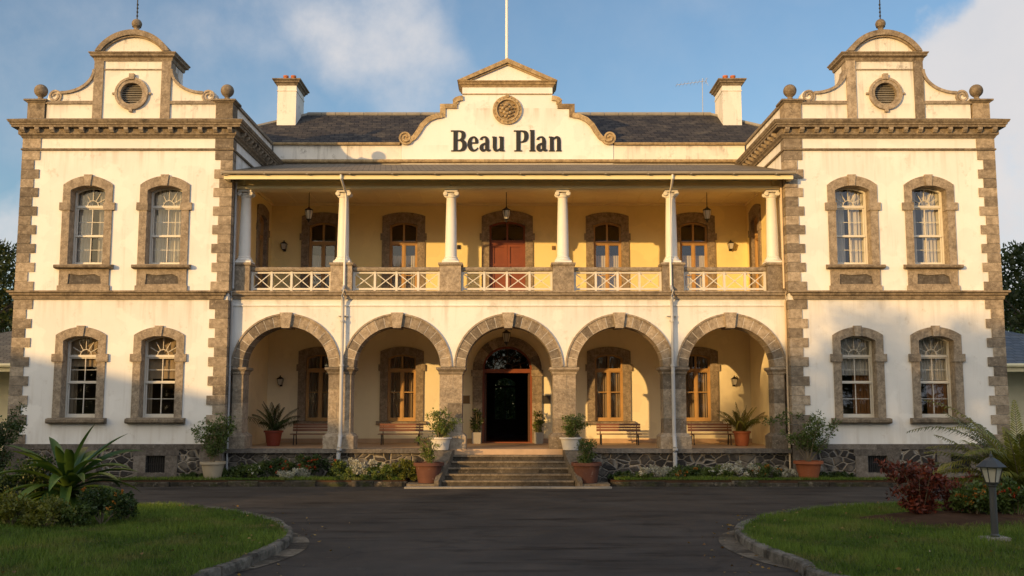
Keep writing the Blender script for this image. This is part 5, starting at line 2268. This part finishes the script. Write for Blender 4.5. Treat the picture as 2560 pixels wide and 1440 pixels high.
def bush(name, loc, rx, ry, h, n, L, Wd, mat, label, cat, group=None, clumps=26, flowers=None, fpos='top', stems=True, open_=.0, rz=0, fsize=.03):
    t = empty(name, loc, rz)
    tag(t, label, cat, group)
    cs, rs = [], []
    for k in range(clumps):
        a = rnd.uniform(0, 2 * math.pi)
        q = rnd.random() ** .5
        zc = h * (.22 + .68 * rnd.random() * math.sqrt(max(0.05, 1 - q * q * .8)))
        cs.append((rx * .82 * q * math.cos(a), ry * .82 * q * math.sin(a), zc))
        rs.append(min(rx, ry, h) * rnd.uniform(.22, .38))
    C, D, T = clump_leaves(np.array(cs), rs, n // clumps, L, Wd, .85, .35)
    C[:, 2] = np.maximum(C[:, 2], .01)
    nn = len(C)
    link('foliage', leaf_mesh('foliage', C, D, L * rng.uniform(.6, 1.25, nn), Wd * rng.uniform(.7, 1.2, nn), mat, T), t)
    if stems:
        s_ = MB()
        for c in cs[::3]:
            s_.tube([(c[0] * .12, c[1] * .12, 0), (c[0] * .5, c[1] * .5, c[2] * .55), c], [.014, .01, .004], 4)
        s_.build('stem', M_TWIG, t, fix=False)
    if flowers:
        fm, fn = flowers
        tops = sorted(range(nn), key=lambda i: -(C[i, 2] / h + .9 * math.hypot(C[i, 0] / rx, C[i, 1] / ry) - .6 * (C[i, 1] / ry)))[:max(fn * 16, 60)]
        rnd.shuffle(tops)
        FC, FD = [], []
        for i in tops[:fn]:
            for j in range(9):
                FC.append(C[i] + np.array([0, 0, .015]))
                FD.append(unit(rng.normal(size=3) + np.array([0, -.3, .5])))
        m_ = len(FC)
        link('blossoms', leaf_mesh('blossoms', np.array(FC), np.array(FD), fsize * rng.uniform(.8, 1.3, m_), fsize * .7 * rng.uniform(.8, 1.2, m_), fm), t)
    return t


def gbush(px, py, name, wpx, hpx, *a, zg=.115, **k):
    g = ground(px, py, zg)
    sc = FPX / (g.y - CAM.y)
    return bush(name, (g.x, g.y, zg), wpx / 2 / sc, wpx / 2 / sc * .85, hpx / sc, *a, **k)


G1 = 'low bushes round the strap leaved plant'
gbush(25, 1316, 'low_bush', 140, 88, 1500, .07, .045, L_YELLOW, 'low yellow green bush at the left picture edge, lowest of the group', 'bush', G1)
gbush(120, 1318, 'low_bush', 140, 82, 1500, .065, .042, L_YELLOW, 'low yellow green bush in front of the strap leaved plant', 'bush', G1)
gbush(185, 1316, 'low_bush', 90, 62, 1100, .06, .04, L_MID, 'small mid green bush between the yellow bush and the dark flowering bush', 'bush', G1)
gbush(255, 1310, 'flowering_bush', 150, 98, 2600, .06, .04, L_DARK, 'dark bush with a few orange flowers at the edge of the left lawn', 'bush', G1, flowers=(F_ORANGE, 5), fsize=.05)
gbush(315, 1300, 'flowering_bush', 60, 75, 800, .055, .035, L_DARK, 'smaller dark bush with one orange flower, nearest the open drive', 'bush', G1, flowers=(F_ORANGE, 3), fsize=.05)
gbush(60, 1262, 'leafy_bush', 230, 120, 3000, .08, .045, L_DARK, 'dark green leafy bush behind the strap leaved plant', 'bush')
g = ground(30, 1225, .1)
t = empty('spreading_shrub', (-13.1, -2.9, .1))
tag(t, 'dark spreading shrub with layered branches against the left wing edge', 'shrub')
airy_plant(t, 0, 1.85, 1.15, 14, 6500, .085, .045, L_DARK, (.0, 0), lo=.2, twigs=9, stem_r=.025, tuft=.16)
t = empty('spreading_shrub', (-14.3, -3.6, .1))
tag(t, 'lighter green shrub at the picture edge, left of the layered dark one', 'shrub')
airy_plant(t, 0, 2.0, 1.15, 14, 6500, .085, .045, L_MID, (.1, 0), lo=.2, twigs=9, stem_r=.025, tuft=.17)

g = ground(2300, 1298, .115)
t = empty('red_leaved_shrub', (g.x, g.y, .115))
tag(t, 'bushy shrub with dark red and bronze leaves on the right lawn', 'shrub')
airy_plant(t, 0, .98, .62, 15, 2700, .105, .045, L_RED, lo=.12, twigs=5, tuft=.10)
g = ground(2388, 1288, .115)
t = empty('red_leaved_shrub', (g.x, g.y, .115))
tag(t, 'lower dark red shrub tucked behind the bushy red one', 'shrub')
airy_plant(t, 0, .72, .5, 9, 1100, .095, .04, L_RED, lo=.12, twigs=5, tuft=.11)
gbush(2440, 1302, 'orange_flowering_shrub', 120, 100, 1900, .09, .05, L_MID, 'leafy shrub with orange and yellow flowers left of the garden lamp', 'shrub', 'orange flowering shrubs on the right lawn', flowers=(F_ORANGE, 22), fsize=.045)
gbush(2545, 1300, 'orange_flowering_shrub', 120, 108, 1900, .09, .05, L_MID, 'leafy shrub with red orange flowers right of the garden lamp', 'shrub', 'orange flowering shrubs on the right lawn', flowers=(F_RED, 20), fsize=.05)
g = ground(2556, 1268, .115)
t = empty('feathery_palm', (g.x, g.y, .115))
tag(t, 'arching feathery palm at the right picture edge behind the garden lamp', 'palm')
palm_plant(t, .15, 2.05, 1, 46, .44, L_PALM, .036, elr=(.7, 1.4), reach=[(math.pi * .98, 1.22, 2.9, 2.1), (math.pi * 1.06, 1.05, 2.3, 2.0), (math.pi * .9, 1.32, 2.8, 1.9), (math.pi * 1.2, 1.1, 2.4, 1.8), (math.pi * 1.02, .85, 1.8, 1.6), (math.pi * .94, 1.12, 2.2, 1.7), (math.pi * 1.1, 1.3, 2.5, 2.2)], seg=40)
t = empty('feathery_shrub', (13.6, -4.6, .0))
tag(t, 'light green shrub with fine leaves behind the feathery palm', 'shrub')
airy_plant(t, 0, 2.0, .95, 10, 2600, .09, .04, L_MID, lo=.3, twigs=6, stem_r=.02, tuft=.16)

# brown mulch mound under the right hand shrubs
me = bpy.data.meshes.new('soil_mound')
vs, fs = [], []
g0 = ground(2420, 1300, .115)
n = 28
vs.append((g0.x, g0.y, .25))
for r_ in range(1, 5):
    for k in range(n):
        a = 2 * math.pi * k / n
        w_ = 1 + .12 * math.sin(3 * a + 1) + .06 * math.sin(7 * a)
        vs.append((g0.x + 2.2 * r_ / 4 * w_ * math.cos(a), g0.y + 1.05 * r_ / 4 * w_ * math.sin(a), .105 + .15 * math.cos(r_ / 4 * math.pi / 2) + rnd.uniform(-.012, .012) * (r_ < 4)))
for k in range(n):
    fs.append((0, 1 + k, 1 + (k + 1) % n))
    for r_ in range(3):
        fs.append((1 + r_ * n + k, 1 + (r_ + 1) * n + k, 1 + (r_ + 1) * n + (k + 1) % n, 1 + r_ * n + (k + 1) % n))
me.from_pydata(vs, [], fs)
me.materials.append(M_SOIL)
tag(link('soil_mound', me), kind='structure')

# ---- bedding plants along the house
GB = 'bedding plants along the foot of the house'


def bed(px, w_, top, n, L, mat, label, flowers=None, y=-.30, fs=.03, name='bedding_plant'):
    g = at(px, 1195, y)
    sc = FPX / (y - CAM.y)
    base = P_y(y)
    h = max(.12, (base - top) / sc)
    return bush(name, (g.x, y, BEDZ), w_ / 2 / sc * 1.75, .33, h * 1.25, int(n * 2.6), L * 1.05, L * .62, mat, label, 'bedding plant', GB, clumps=24, flowers=(flowers[0], int(flowers[1] * 1.8)) if flowers else None, stems=False, fsize=fs * 1.45)


def P_y(y):
    yy, zz = (y - CAM.y), BEDZ - CAM.z
    a = yy * math.cos(PITCH) + zz * math.sin(PITCH)
    b = -yy * math.sin(PITCH) + zz * math.cos(PITCH)
    return 720 - FPX * b / a


for spec in (
    (585, 70, 1166, 700, .06, L_MID, 'green clump close to the beige stone pot', None),
    (640, 64, 1160, 700, .06, L_MID, 'mid green clump left of the red flowers', (F_WHITE, 4)),
    (692, 62, 1156, 700, .06, L_DARK, 'dark clump with a first red bloom under the first arch', (F_RED, 4)),
    (745, 66, 1144, 800, .06, L_MID, 'tall clump with bright red flowers under the first arch', (F_RED, 14)),
    (800, 66, 1146, 800, .06, L_DARK, 'dark clump topped with red flowers beside the downpipe', (F_RED, 12)),
    (858, 60, 1160, 700, .06, L_LIGHT, 'plain green clump right of the left downpipe', None),
    (908, 70, 1152, 900, .05, L_GREY, 'rounded grey white flowering clump under the second arch', (F_WHITE, 20)),
    (962, 70, 1168, 900, .06, L_LIGHT, 'sunlit yellow green clump right of the grey white one', None),
    (1010, 56, 1160, 800, .06, L_YELLOW, 'bright yellow clump nearest the left side of the steps', None),
    (1570, 70, 1182, 500, .05, L_DARK, 'low dark green clump nearest the right side of the steps', None),
    (1640, 64, 1172, 800, .045, L_GREY, 'low white flowering clump left of the right downpipe', (F_WHITE, 26)),
    (1700, 64, 1166, 700, .055, L_MID, 'leafy green clump with orange dots at the right downpipe', (F_ORANGE, 7)),
    (1752, 56, 1172, 600, .05, L_MID, 'small mid green clump right of the right downpipe', None),
    (1800, 60, 1168, 700, .05, L_LIGHT, 'pale leafy clump under the last arch', (F_WHITE, 10)),
    (1856, 70, 1163, 900, .045, L_GREY, 'large white flowering mass under the last arch', (F_WHITE, 34)),
    (1912, 60, 1168, 700, .055, L_MID, 'leafy clump with orange flowers under the last arch', (F_ORANGE, 8)),
    (1962, 54, 1176, 700, .045, L_GREY, 'white clump beside the orange terracotta bowl', (F_WHITE, 18)),
    (2085, 66, 1182, 500, .055, L_DARK, 'dark green clump right of the orange terracotta bowl', None),
    (480, 50, 1186, 350, .05, L_DARK, 'tiny dark clump left of the beige stone pot', None),
    (1610, 40, 1184, 300, .05, L_MID, 'tiny green clump between dark and white clumps', None),
):
    bed(*spec)
bed(735, 50, 1176, 700, .04, L_GREY, 'small pale dome in front of the red flowers', (F_WHITE, 14), y=-.58)
bed(985, 90, 1186, 900, .05, L_YELLOW, 'low yellow green cushion spilling to the kerb by the steps', None, y=-.72)
bed(900, 90, 1192, 800, .05, L_LIGHT, 'low light green cushion in front of the grey white clump', None, y=-.72)


# ------------------------------------------------------------------ grass
def inside(pts, X, Y):
    res = np.zeros(len(X), bool)
    n = len(pts)
    for i in range(n):
        x0, y0 = pts[i]
        x1, y1 = pts[(i + 1) % n]
        c = ((y0 > Y) != (y1 > Y)) & (X < (x1 - x0) * (Y - y0) / (y1 - y0 + 1e-12) + x0)
        res ^= c
    return res


def grass(poly, n, z, hmin, hmax, box, label, wid=.014):
    X = rng.uniform(box[0], box[1], n)
    Y = rng.uniform(box[2], box[3], n)
    k = inside(poly, X, Y)
    X, Y = X[k], Y[k]
    m_ = len(X)
    patch = .5 + .25 * np.sin(X * 1.7 + np.sin(Y * 1.3) * 2) + .25 * np.sin(Y * 2.3 + X * .6 + 1.5 * np.sin(X * 2.9))
    tuft = .5 + .5 * np.sin(X * 7.1 + 3 * np.sin(Y * 3.7)) * np.sin(Y * 6.3 + 2 * np.sin(X * 4.9))
    H = rng.uniform(hmin, hmax, m_) * (.45 + .6 * patch + .6 * tuft)
    a = rng.uniform(0, 2 * np.pi, m_)
    ln = rng.uniform(.1, .8, m_)
    B = np.stack([X, Y, np.full(m_, z)], 1)
    sd_ = np.stack([np.cos(a), np.sin(a), np.zeros(m_)], 1) * (wid / 2)
    b = rng.uniform(0, 2 * np.pi, m_)
    tip = B + np.stack([np.cos(b) * ln * H, np.sin(b) * ln * H, H], 1)
    V = np.empty((m_, 3, 3))
    V[:, 0], V[:, 1], V[:, 2] = B - sd_, B + sd_, tip
    T = np.clip(patch * .55 + rng.random(m_) * .45, 0, 1)
    o = link('grass', big_mesh('grass', V.reshape(-1, 3), np.arange(3 * m_).reshape(m_, 3), T, L_GRASS))
    return tag(o, label, 'grass', kind='stuff')


grass(lawn_l, 150000, .113, .035, .085, (-16, -3.4, -17, -5.4), 'short green grass of the left lawn inside its curved kerb')
grass(lawn_r, 150000, .113, .035, .085, (3.6, 16, -17, -5.4), 'short green grass of the right lawn around the garden lamp')
for e, lab in ((-1, 'narrow strip of grass between left flower bed and kerb'), (1, 'narrow strip of grass between right flower bed and kerb')):
    poly = [(e * 2.9, -.50), (e * 2.9, -.92), (e * 6, -.98), (e * 10, -1.0), (e * 15, -1.36), (e * 15, -.7), (e * 10, -.45), (e * 6, -.45)]
    grass(poly, 14000, BEDZ + .01, .04, .09, (min(e * 2.8, e * 15), max(e * 2.8, e * 15), -1.4, -.4), lab, .02)


# fallen leaves blown along the kerbs and over the lawns
n = 420
FX, FY, FZ = [], [], []
for k in range(n):
    P_, sg = (KLP, 1) if rnd.random() < .5 else (KRP, -1)
    i = rnd.randint(60, len(P_) - 70)
    q = P_[i]
    if rnd.random() < .55:
        FX.append(q[0] + sg * abs(rnd.gauss(.25, .5))); FY.append(q[1] + rnd.gauss(0, .5)); FZ.append(.012)
    else:
        FX.append(q[0] - sg * abs(rnd.gauss(1.2, 2.2))); FY.append(q[1] + rnd.gauss(0, 1.0)); FZ.append(.16)
FC = np.stack([FX, FY, FZ], 1)
on = inside(lawn_l, FC[:, 0], FC[:, 1]) | inside(lawn_r, FC[:, 0], FC[:, 1])
FC[:, 2] = np.where(on, .165, .014)
FD = rand_dirs(n); FD[:, 2] *= .12; FD = unit(FD)
L_FALL = leafmat('fallen_leaf', (.12, .06, .018), (.36, .24, .07), .1)
tag(link('fallen_leaves', leaf_mesh('fallen_leaves', FC, FD, rng.uniform(.04, .09, n), rng.uniform(.025, .045, n), L_FALL)), 'scattered dry yellow and brown leaves along the kerbs and lawns', 'leaves', kind='stuff')

# ------------------------------------------------------------------ trees
def tree_proto(name, h, r, n, L, mat, low=.3, clumps=60, trunk_r=.2, gap=.24):
    t = empty(name)
    tr_ = MB()
    cs, rs = [], []
    tr_.tube([(0, 0, -.1), (.05 * r, 0, h * .25), (-.03 * r, .05 * r, h * .5), (0, 0, h * .8)], [trunk_r, trunk_r * .8, trunk_r * .55, trunk_r * .2], 8)
    for k in range(clumps):
        u = low + (1 - low) * rnd.random()
        v = (u - low) / (1 - low)
        env = math.sin(math.pi * (.12 + .80 * v)) ** .7
        a = rnd.uniform(0, 2 * math.pi)
        q = rnd.random() ** .4
        c = (r * env * q * math.cos(a), r * env * q * math.sin(a), h * u * .94)
        cs.append(c)
        rs.append(r * rnd.uniform(gap * .7, gap * 1.3))
        if k % 3 == 0:
            zb = max(h * .15, c[2] - h * .25)
            tr_.tube([(0, 0, zb), (c[0] * .5, c[1] * .5, zb + (c[2] - zb) * .6), c], [trunk_r * .3, trunk_r * .18, trunk_r * .05], 5)
    tr_.build('trunk', M_BARK, t, fix=False)
    C, D, T = clump_leaves(np.array(cs), rs, n // clumps, L, L * .5, .75, .1)
    m_ = len(C)
    link('crown', leaf_mesh('crown', C, D, L * rng.uniform(.6, 1.3, m_), L * .5 * rng.uniform(.7, 1.2, m_), mat, T), t)
    return t


TA = tree_proto('leafy_tree', 9.6, 3.6, 9000, .26, L_TREE, .30, 80, .28, .20)
TA.location = (-23.5, 15.5, 0)
tag(TA, 'dark leafy tree with open top behind the left wing', 'tree')


def dup(src, loc, sc, rz, label, group=None, cat='tree'):
    o = copy_tree(src)
    o.location = loc
    o.scale = (sc[0], sc[0], sc[1])
    o.rotation_euler = (0, 0, rz)
    if 'group' in o.keys():
        del o['group']
    tag(o, label, cat, group)
    return o


dup(TA, (23.0, 14.5, 0), (1.0, .98), 2.1, 'sunlit yellow green tree behind the right wing')
dup(TA, (-27.5, 21, 0), (1.1, 1.0), 1.0, 'dark tree farther back at the left picture edge')
dup(TA, (27.0, 20, 0), (1.1, 1.02), 3.3, 'tree farther back at the right picture edge')
TB = tree_proto('garden_tree', 5.2, 2.2, 6500, .19, L_MID, .05, 70, .12, .26)
TB.location = (-1.3, 17.2, 0)
tag(TB, 'green garden tree seen through the open hall, left half of the rear window', 'tree')
dup(TB, (.9, 17.4, 0), (1.1, 1.2), 1.5, 'green garden tree seen through the open hall, right half of the rear window')
dup(TB, (-.3, 20.5, 0), (1.3, 1.2), 2.5, 'green garden tree farther back in the middle of the rear window')
dup(TB, (-20.5, 17.0, 0), (1.0, .95), .4, 'low yellow green tree under the dark tree at the left edge')
dup(TB, (21.0, 12.5, 0), (.9, 1.0), 2.4, 'low dense tree in front of the tree behind the right wing')

# unseen trees and an added house behind the viewer, shaped to cast the evening shade
SH = 38.0


def caster(X, z):
    return X + LDIR.x / LDIR.y * -SH, z - LDIR.z / LDIR.y * SH


TC = tree_proto('shade_tree', 10.0, 3.6, 9000, .30, L_TREE, .04, 110, .3, .26)
first = True
for X, z, sc in ((5.4, 3.9, 1.0), (8.3, 4.3, 1.0), (11.2, 5.0, 1.05), (14.2, 4.6, 1.1), (17.5, 5.2, 1.1), (2.6, -.1, .55), (-.4, -1.0, .55), (-2.9, -1.0, .55), (20.5, 5.4, 1.1), (24, 6.2, 1.2)):
    x_, h_ = caster(X, z)
    y_ = -SH - .8 + rnd.uniform(-.6, .6)
    lab = 'broad shade tree across the drive opposite the mansion'
    grp = 'shade trees across the drive'
    if first:
        TC.location = (x_, y_, 0)
        TC.scale = (sc, sc, h_ / 10)
        tag(TC, lab, 'tree', grp)
        first = False
    else:
        dup(TC, (x_, y_, 0), (sc, h_ / 10), rnd.uniform(0, 6), lab, grp)
for k in range(7):
    dup(TC, (-6 + 7.0 * k, -46 + rnd.uniform(-3, 3), 0), (1.25, rnd.uniform(.9, 1.3)), rnd.uniform(0, 6), 'broad shade tree across the drive opposite the mansion', 'shade trees across the drive')
t = empty('shade_caster_house', (0, 0, 0))  # added shade caster, its roof line follows the wanted shadow edge
tag(t, 'unseen house added and shaped to cast the slanting shade on the left wing', 'house')
prof = [caster(X, z) for X, z in ((-27, 7.6), (-18.5, 5.1), (-14.2, 3.70), (-8.4, 2.45), (-4.9, 1.7), (-4.5, .7), (-4.2, -.4))]
shear = Matrix(((1, .84, 0, .84 * SH), (0, 1, 0, 0), (0, 0, 1, 0), (0, 0, 0, 1)))
p = MB(); p.M = shear
p.slab([(prof[0][0], 0)] + [(prof[-1][0], 0)] + [(a, b - .25) for a, b in prof[::-1]], [], -SH - 7, -SH - .3)
p.build('wall', M_CREAMLOW, t)
p = MB(); p.M = shear
for (a, b) in zip(prof, prof[1:]):
    p.add([(a[0], -SH - 7.4, a[1]), (b[0], -SH - 7.4, b[1]), (b[0], -SH, b[1]), (a[0], -SH, a[1]), (a[0], -SH - 7.4, a[1] - .2), (b[0], -SH - 7.4, b[1] - .2), (b[0], -SH, b[1] - .2), (a[0], -SH, a[1] - .2)],
          [(0, 1, 2, 3), (4, 7, 6, 5), (0, 4, 5, 1), (1, 5, 6, 2), (2, 6, 7, 3), (3, 7, 4, 0)])
p.build('roof', M_SLATE, t)

# ------------------------------------------------------------------ low annexes beside the wings
for s, lab, mt in ((-1, 'low cream annexe with grey hipped roof beside the left wing', M_SLATE2), (1, 'low cream annexe with bluish hipped roof beside the right wing', M_SLATE3)):
    t = empty('low_annexe', (0, 0, 0))
    tag(t, lab, 'annexe')
    p = MB(); p.M = side(s)
    p.box(14.4, 22.0, 7.6, 13.5, 0, 3.62)
    p.build('wall', M_CREAMLOW, t)
    p = MB(); p.M = side(s)
    p.add([(14.2, 5.6, 3.60), (22.6, 5.6, 3.60), (22.6, 14, 3.60), (14.2, 14, 3.60), (14.2, 9.8, 5.25), (17.8, 9.8, 5.25),
           (14.2, 5.6, 3.54), (22.6, 5.6, 3.54), (22.6, 14, 3.54), (14.2, 14, 3.54)],
          [(0, 1, 5, 4), (1, 2, 5), (2, 3, 4, 5), (0, 6, 7, 1), (1, 7, 8, 2), (2, 8, 9, 3), (6, 9, 8, 7)])
    p.build('roof', mt, t)
    p = MB(); p.M = side(s)
    p.box(14.4, 22.5, 5.62, 5.74, 3.32, 3.53)
    p.tube([(14.3, 5.52, 3.53), (22.6, 5.52, 3.53)], .07, 8)
    p.build('eaves_beam', M_CREAMP, t)
    for xx in (18.1, 20.4) if s < 0 else (18.35, 20.6):
        p = MB(); p.M = side(s)
        p.box(xx - .07, xx + .07, 5.61, 5.75, 0, 3.32)
        p.build('post', M_DARKWOOD if s < 0 else M_WHITE, t)
    p = MB(); p.M = side(s)
    p.box(16.6, 17.7, 7.56, 7.62, .9, 2.9)
    p.build('window', M_DARKWOOD, t)
